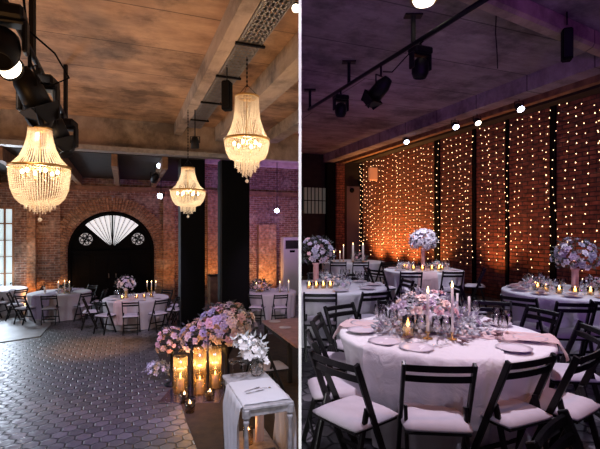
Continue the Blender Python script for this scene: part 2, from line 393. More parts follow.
# ------------------------------------------------------------------ the shell
S0, S1, T0, T1 = -6.5, 8.02, -3.0, 17.5
CE = 4.3
def flat(x0, x1, y0, y1, z0, z1): return MB().box(((x0+x1)/2, (y0+y1)/2, (z0+z1)/2), (x1-x0, y1-y0, z1-z0))
fl = struct('floor', flat(S0-.3, S1+.3, T0-.3, T1+.3, FL-.2, FL), 'pave'); clip(fl, -1)
fr = struct('floor', flat(S0-.3, S1+.3, T0-.3, T1+.3, FL-.2, 0), 'pave_r'); clip(fr, 1)
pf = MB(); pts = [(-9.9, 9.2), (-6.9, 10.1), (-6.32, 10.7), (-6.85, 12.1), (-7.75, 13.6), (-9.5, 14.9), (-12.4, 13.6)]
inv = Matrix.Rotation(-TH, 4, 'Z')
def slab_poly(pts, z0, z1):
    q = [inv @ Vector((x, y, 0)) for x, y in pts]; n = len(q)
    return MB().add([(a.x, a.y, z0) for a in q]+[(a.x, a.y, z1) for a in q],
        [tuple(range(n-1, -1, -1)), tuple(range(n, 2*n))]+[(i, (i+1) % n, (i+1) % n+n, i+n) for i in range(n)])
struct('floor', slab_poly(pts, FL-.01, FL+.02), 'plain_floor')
struct('floor', slab_poly([(-.02, 1.5), (-1.0, 4.2), (-1.21, 5.17), (-1.48, 5.8), (-1.91, 6.88), (-2.79, 8.77), (-3.3, 9.9), (-.6, 11), (-.02, 11)], FL-.01, FL+.008), 'shaded_floor')  # thin brown sheet painted in for the shaded paving round the console
clip(struct('ceiling', flat(S0-.3, S1+.3, T0-.3, T1+.3, CE, CE+.25), 'slab'), -1)
clip(struct('ceiling', flat(S0-.3, S1+.3, T0-.3, T1+.3, CE, CE+.25), 'slab_r'), 1)
tag(MB().box((0, 8.5, CE+.125), (.03, 24, .25)).build('trim_0', 'white'), kind='structure')
struct('wall_behind', flat(S0-.3, S1+.3, T0-.3, T0, FL-.2, CE), 'brick_l')
struct('wall_right', flat(S1, S1+.3, T0, T1+.3, FL-.2, CE), 'brick_r')
# left wall with a window opening off frame
mb = flat(S0-.3, S0, T0, 7.6, FL-.2, CE); mb.box((S0-.15, 14, 1.65), (.3, 7.4, 5.3)); mb.box((S0-.15, 8.95, 3.6), (.3, 2.7, 1.4)); mb.box((S0-.15, 8.95, -.7), (.3, 2.7, 1.0))
struct('wall_left', mb, 'brick_l')
# back wall: boxes around the window and an arch opening
WX0, WX1, WZ0, WZ1 = -4.95, -3.5, -.42, 2.4
DC, DR, DZ = -.43, 1.46, .85
mb = flat(S0, WX0, T1, T1+.3, FL-.2, CE)
mb.box(((WX0+WX1)/2, T1+.15, (WZ1+CE)/2), (WX1-WX0, .3, CE-WZ1)); mb.box(((WX0+WX1)/2, T1+.15, (WZ0+FL)/2), (WX1-WX0, .3, WZ0-FL))
mb.box(((WX1+DC-DR)/2, T1+.15, (CE+FL)/2), (DC-DR-WX1, .3, CE-FL))
mb.box(((S1+DC+DR)/2, T1+.15, (CE+FL)/2), (S1-DC-DR, .3, CE-FL))
na = 24
for i in range(na):
    a0, a1 = pi*i/na, pi*(i+1)/na; x0, x1 = DC+DR*cos(a1), DC+DR*cos(a0); z0, z1 = DZ+DR*sin(a1), DZ+DR*sin(a0)
    mb.add([(x0, T1, z0), (x1, T1, z1), (x1, T1, CE), (x0, T1, CE), (x0, T1+.3, z0), (x1, T1+.3, z1), (x1, T1+.3, CE), (x0, T1+.3, CE)],
           [(0,1,2,3), (7,6,5,4), (0,4,5,1)])
struct('wall_back', mb, 'brick_l')
mb = flat(5.5, S1, 14.2, 14.45, FL, CE); o = struct('wall_back', mb, M['dark_timber']); clip(o, 1)
# arch of radiating bricks
mb = MB(); nb = 52
for i in range(nb):
    a = pi*(i+.5)/nb; m = Matrix.Translation((DC, T1-.03, DZ)) @ Matrix.Rotation(-a, 4, 'Y')
    for k in range(2): mb.box((DR+.15+.24*k+(.0 if i % 2 else .03), 0, 0), (.225, .12+R.random()*.02, .078+.01*k), 0, m, .008)
for sx in (-1, 1):
    for k in range(21): mb.box((DC+sx*(DR+.2+(.03 if k % 2 else 0)), T1-.03, FL+.05+k*.088), (.32, .12, .078), bev=.008)
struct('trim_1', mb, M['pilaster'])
# partition between the halls, seen end-on
tag(MB().box((0, (2.3+18.7)/2, 1.65), (.015, 16.4, 5.3)).build('wall_divider', 'white'), kind='structure')
# pilasters
n = 2
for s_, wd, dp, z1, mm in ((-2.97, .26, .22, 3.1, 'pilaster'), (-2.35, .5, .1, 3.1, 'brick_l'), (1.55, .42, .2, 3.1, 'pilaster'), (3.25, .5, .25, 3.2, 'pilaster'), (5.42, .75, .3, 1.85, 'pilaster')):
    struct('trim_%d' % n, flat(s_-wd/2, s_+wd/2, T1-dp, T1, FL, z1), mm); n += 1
# beams and joists
def beam(s0, s1, t0, t1, z0, z1, m, side=0):
    global n
    o = struct('trim_%d' % n, flat(s0, s1, t0, t1, z0, z1), m); n += 1
    if side: clip(o, side)
    return o
beam(1.16, 1.35, 2.0, 11.6, 4.02, CE, 'beam', -1)
beam(2.2, 2.55, 5.6, 12.2, 3.95, CE, 'beam', -1)
beam(3.6, 3.9, 7.5, 17.5, 4.0, CE, 'beam', -1)
beam(S0, 6.9, 11.6, 11.95, 3.55, CE, 'beam', -1)
beam(S0, 2.0, 11.95, T1, 3.5, 3.56, 'dark_timber')
beam(S0, 6.9, T1-.25, T1, 3.05, 3.2, 'timber')
beam(2.0, 6.9, 14.4, 14.7, 3.8, CE, 'beam', -1)
for k in range(6): beam(-5.2+1.22*k, -5.06+1.22*k, 11.95, T1-.25, 3.2, 3.5, 'timber')
# right hall beams: along the wall and across
beam(6.55, 6.9, 2.0, 14.2, 4.02, CE, 'slab_r', 1)
beam(7.7, S1, 2.0, 14.2, 4.08, CE, 'dark_timber', 1)
beam(7.15, 7.3, 2.0, 14.2, 4.0, 4.12, 'timber', 1)
mb = MB(); mb.bar((2.55-1.36, 5.2-.8, 4.2), (4.25+1.0, 6.24+.6, 4.2), .2, .25); tag(mb.build('trim_%d' % n, 'beam'), kind='structure'); n += 1
for k, (px, Y) in enumerate(((438, 12.0), (475, 10.6), (508, 9.7), (554, 8.7))):
    q = (px-300)/F; Yw = S1/(q*cos(TH)+sin(TH)); tt = Yw*(cos(TH)-q*sin(TH))
    wd = (.2, .1, .07, .12)[k]
    struct('trim_%d' % n, flat(S1-.05, S1, tt-wd/2, tt+wd/2, 0, 4.08), 'black'); n += 1
# black pillars behind the cross beam
def s_at(px, t):
    q = (px-300)/F; Y = t/(cos(TH)-q*sin(TH)); return Y*(q*cos(TH)+sin(TH))
for k, (pa, pb) in enumerate(((181, 205), (222, 249.5))):
    s_, e_ = s_at(pa, 12.05), s_at(pb, 12.05)
    pl = struct('pillar', flat(s_, e_, 12.05, 12.6, FL, 3.55), 'black')
    pl['label'] = ('black steel clad pillar left of the pair', 'black steel clad pillar right of the pair')[k]
    tag(flat(s_-.012, s_, 12.05, 12.6, FL, 3.55).build('pillar_left_face', 'pillar_side', pl))  # thin lighter sheet on the left face
# window of the back wall
def window(name, x0, x1, y, z0, z1, nx, ny, fm, gm, fw=.07):
    o = struct(name, flat(x0+fw, x1-fw, y+.1, y+.12, z0+fw, z1-fw), gm)
    mb = MB()
    for xx in (x0+fw/2, x1-fw/2): mb.box((xx, y+.08, (z0+z1)/2), (fw, .14, z1-z0))
    for zz in (z0+fw/2, z1-fw/2): mb.box(((x0+x1)/2, y+.08, zz), (x1-x0, .14, fw))
    mb.build('window_frame', fm, o)
    mb = MB()
    for i in range(1, nx): mb.box((x0+(x1-x0)*i/nx, y+.07, (z0+z1)/2), (.035 if i % 2 else .06, .06, z1-z0-.02))
    for i in range(1, ny): mb.box(((x0+x1)/2, y+.07, z0+(z1-z0)*i/ny), (x1-x0-.02, .06, .05 if i == ny-1 else .03))
    mb.build('window_bars', fm, o)
    return o
window('window_1', WX0, WX1, T1, WZ0, WZ1, 5, 5, 'frame_wood', 'daylit')
# dim window and door at the end of the right hall
qs = (.929, )
def right_back(px, t=14.2):
    q = (px-300)/F; Y = t/(cos(TH)-q*sin(TH)); return q*Y*cos(TH)+Y*sin(TH)
o = struct('window_2', flat(right_back(303), right_back(325), 14.14, 14.18, 2.2, 3.1), 'dim_glass')
mb = MB()
for k in range(7): mb.box((right_back(303)+.14*k, 14.12, 2.65), (.02, .03, .9))
mb.box((right_back(314), 14.12, 2.65), (.8, .03, .03)); mb.build('window_bars', 'dark_timber', o)
o = struct('door_2', flat(right_back(345), right_back(358), 14.08, 14.18, 0, 3.2), mat('dull_mauve_door', (.12, .08, .1), .7))
flat(right_back(343), right_back(345), 14.06, 14.2, 0, 3.3).build('door_frame', 'dark_timber', o)
MB().ball((right_back(350), 14.05, 3.05), .09).build('door_lamp', 'black', o)
for k, (a, b) in enumerate(((325, 333), (334, 342), (359, 366))):
    struct('trim_%d' % n, flat(right_back(a), right_back(b), 14.0, 14.2, 0, 4.0), 'brick_r' if k == 1 else 'black'); n += 1
# pipe and cable channel below the cross beam
mb = MB(); ca, cb_ = S0+.02, 2.6; mb.box(((ca+cb_)/2, 11.35, 3.46), (cb_-ca, .3, .03)); mb.box(((ca+cb_)/2, 11.2, 3.5), (cb_-ca, .02, .11)); mb.box(((ca+cb_)/2, 11.5, 3.5), (cb_-ca, .02, .11))
tag(mb.build('cable_channel', 'grey_metal', rz=TH), 'long grey steel cable channel crossing below the concrete cross beam', 'cable tray')
# arched door
d = struct('door_1', MB(), 'black')
inner = DR-.09
mb = MB()
for i in range(28):
    a0, a1 = pi*i/28, pi*(i+1)/28
    vs = [(DC+r*cos(a), y, DZ+r*sin(a)) for y in (T1+.02, T1+.2) for (r, a) in ((inner, a0), (DR, a0), (DR, a1), (inner, a1))]
    mb.add(vs, [(0,1,2,3), (7,6,5,4), (0,3,7,4), (1,5,6,2)])
for sx in (-1, 1): mb.box((DC+sx*(DR-.045), T1+.11, (DZ+FL)/2), (.09, .18, DZ-FL))
mb.box((DC, T1+.1, DZ-.02), (2*inner, .12, .08)); mb.box((DC, T1+.02, DZ+.7), (.05, .12, 1.4)); mb.build('door_frame', 'black', d)
AZ = DZ+.08                                     # apex of the fan
def ray_r(a):                                   # distance from the apex to the inner arch
    dx, dz = sin(a), cos(a); bz = AZ-DZ; bq = dz*bz
    return -bq+sqrt(bq*bq-(bz*bz-inner*inner))
mb = MB(); NF = 22; A = radians(47)             # pleated white fan, emissive
vs = [(DC, T1+.1, AZ)]; fs = []
for i in range(NF+1):
    a = -A+2*A*i/NF; r = ray_r(a)-.06; vs.append((DC+r*sin(a), T1+.1+(.025 if i % 2 else -.005), AZ+r*cos(a)))
mb.add(vs, [(0, i+1, i+2) for i in range(NF)]); mb.build('fan_panel', 'fan_glow', d)
mb = MB()
for i in range(0, NF+1, 2):
    a = -A+2*A*i/NF; r = ray_r(a)-.04; wd = .05 if i in (0, NF) else .02
    mb.bar((DC, T1+.07, AZ), (DC+r*sin(a), T1+.07, AZ+r*cos(a)), wd, .03, (0, 1, 0))
mb.build('fan_bars', 'black', d)
# black spandrel panel with two rosette openings
mb = MB()
for sx in (-1, 1):
    for i in range(12):
        a0, a1 = A+(pi/2+.06-A)*i/12, A+(pi/2+.06-A)*(i+1)/12
        r0, r1 = ray_r(a0), ray_r(a1)
        mb.add([(DC, T1+.13, AZ), (DC+sx*r0*sin(a0), T1+.13, AZ+r0*cos(a0)), (DC+sx*r1*sin(a1), T1+.13, AZ+r1*cos(a1))], [(0, 1, 2)])
mb.build('spandrel', 'black', d)
for sx in (-1, 1):
    cx, cz = DC+sx*.88, DZ+.44
    mb = MB(); mb.lathe([(.001, 0), (.25, 0)], 24, Matrix.Translation((cx, T1+.11, cz)) @ Matrix.Rotation(pi/2, 4, 'X'))
    g = mb.build('rosette_window', mat('rosette_glass', (.7, .7, .7), .4, Emission_Color=(.8, .78, .8, 1), Emission_Strength=.28), d)
    mb = MB()
    for k in range(4):
        a = pi/4+k*pi/2+.3
        mb.bar((cx, T1+.09, cz), (cx+.24*cos(a), T1+.09, cz+.24*sin(a)), .045, .03, (0, 1, 0))
        mb.lathe([(.045, 0), (.075, 0), (.075, .02), (.045, .02), (.045, 0)], 12, Matrix.Translation((cx+.13*cos(a+.78), T1+.1, cz+.13*sin(a+.78))) @ Matrix.Rotation(pi/2, 4, 'X'))
    mb.lathe([(.22, 0), (.27, 0), (.27, .03), (.22, .03), (.22, 0)], 24, Matrix.Translation((cx, T1+.11, cz)) @ Matrix.Rotation(pi/2, 4, 'X'))
    mb.build('rosette_bars', 'black', g)
for sx in (-1, 1):
    mb = MB(); w2 = inner-.02; mb.box((DC+sx*w2/2, T1+.12, (DZ-.06+FL)/2), (w2, .06, DZ-.08-FL))
    for zc, hh in ((.35, .7), (-.5, .8)):
        for q in (.28, .72): mb.box((DC+sx*w2*q, T1+.085, zc), (w2*.34, .02, hh), bev=.008)
    lf = mb.build('door_leaf', M['black'], d)
    MB().box((DC+sx*.12, T1+.06, -.05), (.03, .04, .18), bev=.01).build('door_handle', 'steel', lf)
d.data.materials[0] = M['black']
mb = MB(); mb.box((DC, T1+.24, (FL+2.4)/2), (2*DR, .02, 2.4-FL)); mb.build('light_block', 'black', d)  # added panel, stops outside light leaking through gaps in the door
# small round lamp above the arch
mb = MB(); mb.lathe([(.001, 0), (.09, 0), (.1, .05), (.001, .07)], 14, Matrix.Translation((DC, T1-.02, 2.78)) @ Matrix.Rotation(pi/2, 4, 'X'))
tag(mb.build('wall_lamp', mat('milky_glass', (.5, .45, .42), .5), rz=TH), 'small round milky lamp on the brick above the arched door', 'lamp')

# ------------------------------------------------------------------ chairs
def make_chair(cmat='cushion'):
    t = empty('folding_chair', (0, 0, 0), 0, 'x', 'chair')
    WH = .193
    top = Vector((0, -.17, .82)); foot = Vector((0, .17, 0)); low = top.lerp(foot, .34); rear = Vector((0, -.2, 0))
    for sx in (-1, 1):
        o = Vector((sx*WH, 0, 0)); MB().bar(top+o, foot+o, .022, .04, (0, 1, 0)).build('upright', 'black_wood', t)
        o2 = Vector((sx*(WH-.024), 0, 0)); MB().bar(low+o2, rear+o2, .02, .036, (0, 1, 0)).build('rear_leg', 'black_wood', t)
    for z in (.79, .725):
        k = (.82-z)/.82; y = -.17+.34*k; mb = MB(); vs = []; NS = 6
        for i in range(NS+1):
            x = -WH+2*WH*i/NS; yy = y-.018*(1-(x/WH)**2)
            for dy, dz in ((-.008, -.019), (.008, -.023), (.008, .015), (-.008, .019)): vs.append((x, yy+dy, z+dz))
        fs = [(i*4+j, i*4+(j+1) % 4, i*4+4+(j+1) % 4, i*4+4+j) for i in range(NS) for j in range(4)]+[(3, 2, 1, 0), tuple(NS*4+j for j in range(4))]
        mb.add(vs, fs).build('slat', 'black_wood', t)
    MB().box((0, .02, .425), (.36, .37, .022), bev=.006).build('seat_frame', 'black_wood', t)
    mb = MB(); vs = []; nx, ny = 8, 8
    for zs, k in ((0, 0), (1, 1)):
        for j in range(ny+1):
            for i in range(nx+1):
                u, v = i/nx*2-1, j/ny*2-1
                e = (1-u**6)*(1-v**6); vs.append((u*.193*(1-.05*(abs(v)**5)), .022+v*.195*(1-.05*abs(u)**5), .438+(.012+.034*e**.5 if zs else 0)))
    q = (nx+1)*(ny+1)
    fs = []
    for j in range(ny):
        for i in range(nx):
            a = j*(nx+1)+i; fs += [(q+a, q+a+1, q+a+nx+2, q+a+nx+1), (a+nx+1, a+nx+2, a+1, a)]
    for i in range(nx): fs += [(i, i+1, q+i+1, q+i), (ny*(nx+1)+i+1, ny*(nx+1)+i, q+ny*(nx+1)+i, q+ny*(nx+1)+i+1)]
    for j in range(ny): fs += [((j+1)*(nx+1), j*(nx+1), q+j*(nx+1), q+(j+1)*(nx+1)), (j*(nx+1)+nx, (j+1)*(nx+1)+nx, q+(j+1)*(nx+1)+nx, q+j*(nx+1)+nx)]
    mb.add(vs, fs, True).build('seat_cushion', cmat, t)
    for (p, zz, hw) in ((foot.lerp(top, .24), 0, WH), (rear.lerp(low, .3), 0, WH-.02)):
        MB().bar((-hw, p.y, p.z), (hw, p.y, p.z), .016, .03).build('stretcher', 'black_wood', t)
    return t
CH = make_chair()
def chair(x, y, face, label, group, z=0):
    return place(CH, (x, y, z), atan2(-face[0], face[1]), label, group)
def toward(c, x, y): return (c[0]-x, c[1]-y)

# ------------------------------------------------------------------ round tables
def table_and_cloth(c, r, z, tl, cl, m='linen', side=0, seed=1, group=None, drop=None):
    rr = random.Random(seed); x, y = c; H = .75
    t = empty('round_table', (x, y, z), 0, tl, 'table', group and group+' underneath')
    o = MB().lathe([(.001, H-.025), (r-.03, H-.025), (r-.03, H-.006), (.001, H-.006)], 40).build('tabletop', 'timber', t)
    if side: clip(o, side)
    for k in range(4):
        a = pi/4+k*pi/2; lx, ly = .5*r*cos(a), .5*r*sin(a)
        if side and (x+lx)*side < .05: continue
        MB().tube([(lx*1.1, ly*1.1, 0), (lx, ly, H-.025)], .018).build('leg', 'dark_metal', t)
    mb = MB(); nf = rr.randint(13, 16); ph = rr.random()*6; ph2 = rr.random()*6; d0 = drop if drop else H-.015
    prof = [(.001, H), (.3*r, H+.001), (.6*r, H), (.85*r, H+.001), (.97*r, H), (r, H-.008), (r+.006, H-.03)]
    prof += [(r+.006-(.12 if r == .8 and z == 0 else .04)*(k/8)**.6, H-.03-(d0-.03)*k/8) for k in range(1, 9)]
    def fn(i, a, rad, zz):
        k = max(0, i-6)/8
        amp = (.062 if m == 'linen' else .045)*k**.55
        f = sin(a*nf+ph+.6*sin(a*3+ph2))
        f = .35*f-1.9*(.5+.5*f)**4+.3
        wob = .0025*sin(a*5+i*2+ph)*(1 if 1 < i < 5 else 0)
        return rad+amp*f+.012*k*sin(a*5+ph2), zz+wob
    mb.lathe(prof, 150, None, fn)
    q = mb.build('tablecloth', m, None, (x, y, z)); tag(q, cl, 'tablecloth', group)
    if side: clip(q, side)
    return t, q
def runner(c, r, z, ang, width, m, label, hang=.35, seed=3, group=None):
    rr = random.Random(seed); H = .757; pts = []; nx, ny = 16, 80; vs = []; fs = []
    Ltot = 2*(r+hang)
    ph = rr.random()*6
    for j in range(ny+1):
        s = -Ltot/2+Ltot*j/ny
        for i in range(nx+1):
            u = (i/nx-.5)*width*(1+.12*sin(s*4+ph))
            rad = sqrt(s*s+u*u); wr = .006*(1+sin(i*2.3+s*7+ph))+.007*rr.random()
            lim = r+.012
            if abs(s) <= sqrt(max(0, lim*lim-u*u)): vs.append((s, u, H+wr))
            else:
                e = sqrt(max(0, lim*lim-u*u)); d = abs(s)-e; out = min(d*.6, .065)-(.1*min(1, d) if r == .8 and z < .1 else 0)
                vs.append(((e+out+.018*sin(i*2.2+ph)*min(1, d*6))*(1 if s > 0 else -1), u, H-max(0, d-.01)+wr*.3))
    for j in range(ny):
        for i in range(nx): a = j*(nx+1)+i; fs.append((a, a+1, a+nx+2, a+nx+1))
    mb = MB().add(vs, fs, True); o = mb.build('table_runner', m, None, (c[0], c[1], z), ang)
    return tag(o, label, 'table runner', group)

# ------------------------------------------------------------------ tableware, candles, flowers
def lib_mesh(name, mb, m): return mb.mesh(name, m)
def inst(me, name, loc, parent=None, rz=0, sc=1, rot=None):
    o = bpy.data.objects.new(name, me); COL.objects.link(o); o.location = loc; o.rotation_euler = rot if rot else (0, 0, rz)
    o.scale = (sc,)*3 if not isinstance(sc, tuple) else sc
    if parent: o.parent = parent
    return o
def rose_mb(n=4, seed=1):
    r_ = random.Random(seed); mb = MB(); mb.ball((0, 0, .25), .28, 7, 4)
    for ring, (cnt, tilt, rad) in enumerate(((4, 18, .42), (5, 42, .62), (6, 68, .85))):
        for k in range(cnt):
            a = 2*pi*k/cnt+ring*.5+r_.random()*.3; vs = []
            for j in range(4):
                v = j/3; wd = .42*rad*1.3*sin(pi*(.18+.72*v)); el = radians(90-tilt*(.55+.6*v)); d = rad*v
                for i in range(4):
                    u = (i/3-.5)*2; x = d*cos(el)+.04+.12*rad*(u*u)*-1; zz = d*sin(el)+.05*u*u
                    vs.append((x, u*wd, zz))
            fs = [(j*4+i, j*4+i+1, j*4+i+5, j*4+i+4) for j in range(3) for i in range(3)]
            mb.add(vs, fs, True, Matrix.Rotation(a, 4, 'Z'))
    return mb
def orchid_mb():
    mb = MB(); mb.ball((0, 0, .1), .12, 6, 3)
    for k in range(5):
        a = 2*pi*k/5; vs = []
        for j in range(4):
            v = j/3; wd = .36*sin(pi*(.1+.8*v))
            for i in range(3): u = i-1; vs.append((.08+.9*v, u*wd, .15*v*v+.08*u*u))
        mb.add(vs, [(j*3+i, j*3+i+1, j*3+i+4, j*3+i+3) for j in range(3) for i in range(2)], True, Matrix.Rotation(a, 4, 'Z'))
    return mb
ROSE = {k: rose_mb(seed=i).mesh('bloom', k) for i, k in enumerate(('rose_pink', 'rose_blush', 'rose_lilac', 'rose_white', 'rose_grey'))}
ROSE['orchid'] = orchid_mb().mesh('bloom', 'orchid')
def leaves(mb, c, rad, n, r_, ln=.09, flatk=1, low=-.4):
    for _ in range(n):
        a = r_.random()*2*pi; el = r_.uniform(low, 1.3); dr = Vector((cos(a)*cos(el), sin(a)*cos(el), sin(el)*flatk))
        p = Vector(c)+dr*rad*r_.uniform(.55, 1.0); l = ln*r_.uniform(.6, 1.3); w_ = l*.22
        d2 = (dr+Vector((r_.uniform(-.6, .6), r_.uniform(-.6, .6), r_.uniform(-.5, .5)))).normalized(); sd = d2.orthogonal().normalized()
        up = d2.cross(sd)*.15*l
        mb.add([p, p+d2*l*.4+sd*w_, p+d2*l+up, p+d2*l*.4-sd*w_, p+d2*l*.5-up], [(0, 1, 4), (1, 2, 4), (2, 3, 4), (3, 0, 4)], True)
def bouquet(t, c, rad, nb, kinds, seed, bs=.06, nl=160, flatk=.8, leafm='leaf', low=-.3, ln=.09, side=0):
    r_ = random.Random(seed); k = 0; base = t.location
    for i in range(nb):
        z = low+(1-low)*(i+.5)/nb; a = i*2.39996+r_.random()*.4; q = sqrt(max(0, 1-z*z)); dr = Vector((q*cos(a), q*sin(a), z))
        rr = rad*r_.uniform(.78, 1.05); p = Vector(c)+Vector((dr.x*rr, dr.y*rr, dr.z*rr*flatk))
        sz = bs*r_.uniform(.65, 1.3)
        if side and (base.x+p.x)*side < .02+sz: continue
        o = inst(ROSE[r_.choice(kinds)], 'bloom', p, t, sc=sz)
        o.rotation_euler = (dr+Vector((r_.uniform(-.25, .25), r_.uniform(-.25, .25), .15))).to_track_quat('Z', 'Y').to_euler()
    mb = MB(); leaves(mb, c, rad*1.08, nl, r_, ln, flatk, low-.15)
    o = mb.build('foliage', leafm, t); o['kind'] = 'stuff'
    if side: clip(o, side)
    return t
# taper candle
def candle_set(loc, h, label, cat='candle', group=None, r=.011, flame=True, holder=True):
    t = empty('taper_candle', loc, 0, label, cat, group); hb = .05 if holder else 0
    if holder: MB().lathe([(.001, 0), (.035, 0), (.035, .006), (.01, .012), (.009, .04), (.016, .05), (.001, .05)], 12).build('candlestick', 'brass', t)
    MB().lathe([(.001, hb-.01), (r, hb-.01), (r*.92, hb+h), (.001, hb+h+.003)], 10).build('candle_wax', 'candle', t)
    if flame: MB().lathe([(.0005, hb+h), (.009, hb+h+.014), (.006, hb+h+.03), (.0005, hb+h+.052)], 8).build('flame', 'flame', t)
    return t
VOT = None
def votive(loc, label, group, sc=1):
    global VOT
    if VOT is None:
        VOT = empty('votive_candle', (0, 0, 0), 0, 'x', 'candle')
        MB().lathe([(.001, .002), (.032, .002), (.038, .08), (.035, .08), (.03, .008), (.001, .008)], 14).build('glass_cup', 'amber_glass', VOT)
        MB().lathe([(.001, .009), (.026, .009), (.026, .035), (.001, .035)], 12).build('candle_wax', 'candle', VOT)
        MB().lathe([(.0005, .036), (.012, .05), (.008, .07), (.0005, .092)], 8).build('flame', 'flame', VOT)
    o = place(VOT, loc, 0, label, group); o.scale = (sc,)*3; return o
GL = None
def wineglass(loc, label, group, coupe=False, sc=1):
    global GL
    if coupe: pr = [(.034, .001), (.034, .003), (.004, .008), (.003, .11), (.012, .118), (.042, .135), (.05, .165), (.048, .165), (.04, .138), (.001, .122)]
    else: pr = [(.032, .001), (.032, .003), (.004, .008), (.003, .08), (.02, .095), (.036, .13), (.032, .19), (.03, .19), (.034, .13), (.001, .092)]
    if coupe or GL is None:
        me = MB().lathe(pr, 16).mesh('wine_glass', 'glass')
        if not coupe: GL = me
    else: me = GL
    o = inst(me, 'coupe_glass' if coupe else 'wine_glass', loc, sc=sc); return tag(o, label, 'glass', group)
PL = MB().lathe([(.001, .003), (.08, .003), (.115, .012), (.117, .015), (.08, .008), (.001, .008)], 28).mesh('plate', mat('dull_porcelain', (.62, .56, .6), .3))
NK = MB()
for i in range(5):
    NK.box((R.uniform(-.02, .02), R.uniform(-.02, .02), .018+i*.006), (.13-.015*i, .06, .005), rz=.25*i, bev=.002)
NK = NK.mesh('napkin', 'blush')
NUM = 'first second third fourth fifth sixth seventh eighth ninth tenth'.split()
def clockpos(a):                                 # where on the tabletop, from the camera's side
    h = int(round((pi/2-a)/(pi/6))) % 12
    return ('twelve one two three four five six seven eight nine ten eleven'.split())[h]+' o\'clock place'
def settings(c, r, z, angs, tname, side=0, glass=True, plate=True, napkin=False):
    for a in angs:
        x, y = c[0]+(r-.17)*cos(a), c[1]+(r-.17)*sin(a)
        if side and x*side < .14: continue
        w_ = clockpos(a)
        if plate: tag(inst(PL, 'plate', (x, y, z+.762)), 'pale dinner plate at the %s of the %s' % (w_, tname), 'plate', 'plates on the '+tname)
        if napkin: tag(inst(NK, 'napkin', (x, y, z+.766), rz=a), 'folded blush napkin on the %s plate of the %s' % (w_, tname), 'napkin', 'napkins on the '+tname)
        if glass:
            for k, da in enumerate((.2, .33)):
                gx, gy = c[0]+(r-.31-.06*k)*cos(a+da), c[1]+(r-.31-.06*k)*sin(a+da)
                if side and gx*side < .05: continue
                wineglass((gx, gy, z+.766), 'glass at the %s of the %s, %s the rim' % (w_, tname, ('nearer', 'farther from')[k]), 'glasses on the '+tname)

# ------------------------------------------------------------------ RIGHT HALL: tables
MC = (1.12, 3.5); MR = .8
table_and_cloth(MC, MR, 0, 'round banquet table under the white cloth in the right foreground', 'white floor length cloth of the large foreground round table', seed=4, m='linen')
runner(MC, MR, 0, radians(66), .8, 'gauze', 'crumpled white gauze runner across the foreground round table, hanging at the front', .38, 5)
runner(MC, MR, 0.006, radians(158), .34, 'blush', 'narrow blush gauze runner crossing the foreground round table sideways', .12, 8)
t = empty('flower_centerpiece', (1.02, 3.5, .775), 0, 'low spreading centerpiece of pale roses and silver leaves on the foreground table', 'flowers')
MB().lathe([(.001, 0), (.14, 0), (.16, .03), (.15, .06), (.001, .06)], 20).build('tray', 'grey_metal', t)
bouquet(t, (-.02, 0, .1), .27, 62, ['rose_pink', 'rose_blush', 'rose_white', 'rose_blush', 'rose_lilac'], 5, .05, 330, .75, 'grey_leaf', -.3, .05)
bouquet(t, (.2, -.1, .04), .2, 16, ['rose_white', 'rose_lilac'], 15, .03, 300, .5, 'grey_leaf', -.1, .055)
bouquet(t, (-.24, -.06, .04), .18, 12, ['rose_white', 'rose_lilac'], 16, .03, 200, .5, 'grey_leaf', -.1, .055)
candle_set((.93, 3.2, .775), .28, 'tall white taper candle at the left front of the pale rose centerpiece')
candle_set((1.1, 3.18, .775), .32, 'tallest white taper candle rising before the pale rose centerpiece')
candle_set((1.34, 3.75, .775), .2, 'unlit white taper candle right of the centerpiece, nearer its roses', flame=False)
candle_set((1.43, 3.72, .775), .18, 'unlit white taper candle right of the centerpiece, farther from its roses', flame=False)
def cyl_candle(loc, r, h, label, group=None, lit=.6, ch=.12, gm='amber_glass', water=True, kind='candle'):
    t = empty('candle_cylinder', loc, 0, label, kind, group)
    MB().lathe([(.001, .001), (r, .001), (r, h), (r-.004, h), (r-.004, .01), (.001, .01)], 22).build('glass_cylinder', gm, t)
    MB().lathe([(.001, .011), (r*.55, .011), (r*.55, ch), (.001, ch)], 14).build('candle_wax', 'candle', t)
    MB().lathe([(.0005, ch), (.014, ch+.02), (.009, ch+.04), (.0005, ch+.07)], 8).build('flame', 'flame', t)
    return t
cyl_candle((.80, 3.26, .775), .042, .15, 'glass cylinder with a lit candle left of the foreground centerpiece', ch=.07)
for k, (dx, dy) in enumerate(((-.34, -.3), (.02, -.42), (.36, -.2), (.5, .28), (-.3, .3))):
    pn = ('left front', 'front', 'right front', 'rear right', 'rear left')[k]
    t = empty('napkin_ring', (MC[0]+dx, MC[1]+dy, .772), R.random()*3, 'small bronze leaf place ornament at the %s of the foreground table' % pn, 'place ornament', 'place ornaments on the foreground table')
    mb = MB()
    for i in range(5): mb.box((.02*cos(i*1.3), .02*sin(i*1.3), .006+.004*i), (.05, .022, .006), rz=i*1.3, bev=.002)
    mb.build('leaves', mat('bronze_leaf', (.1, .04, .05), .5), t)
settings(MC, MR, 0, [radians(a) for a in (-122, -60, -25, 25, 60, 120, 155, 180, 215)], 'foreground table', napkin=False)

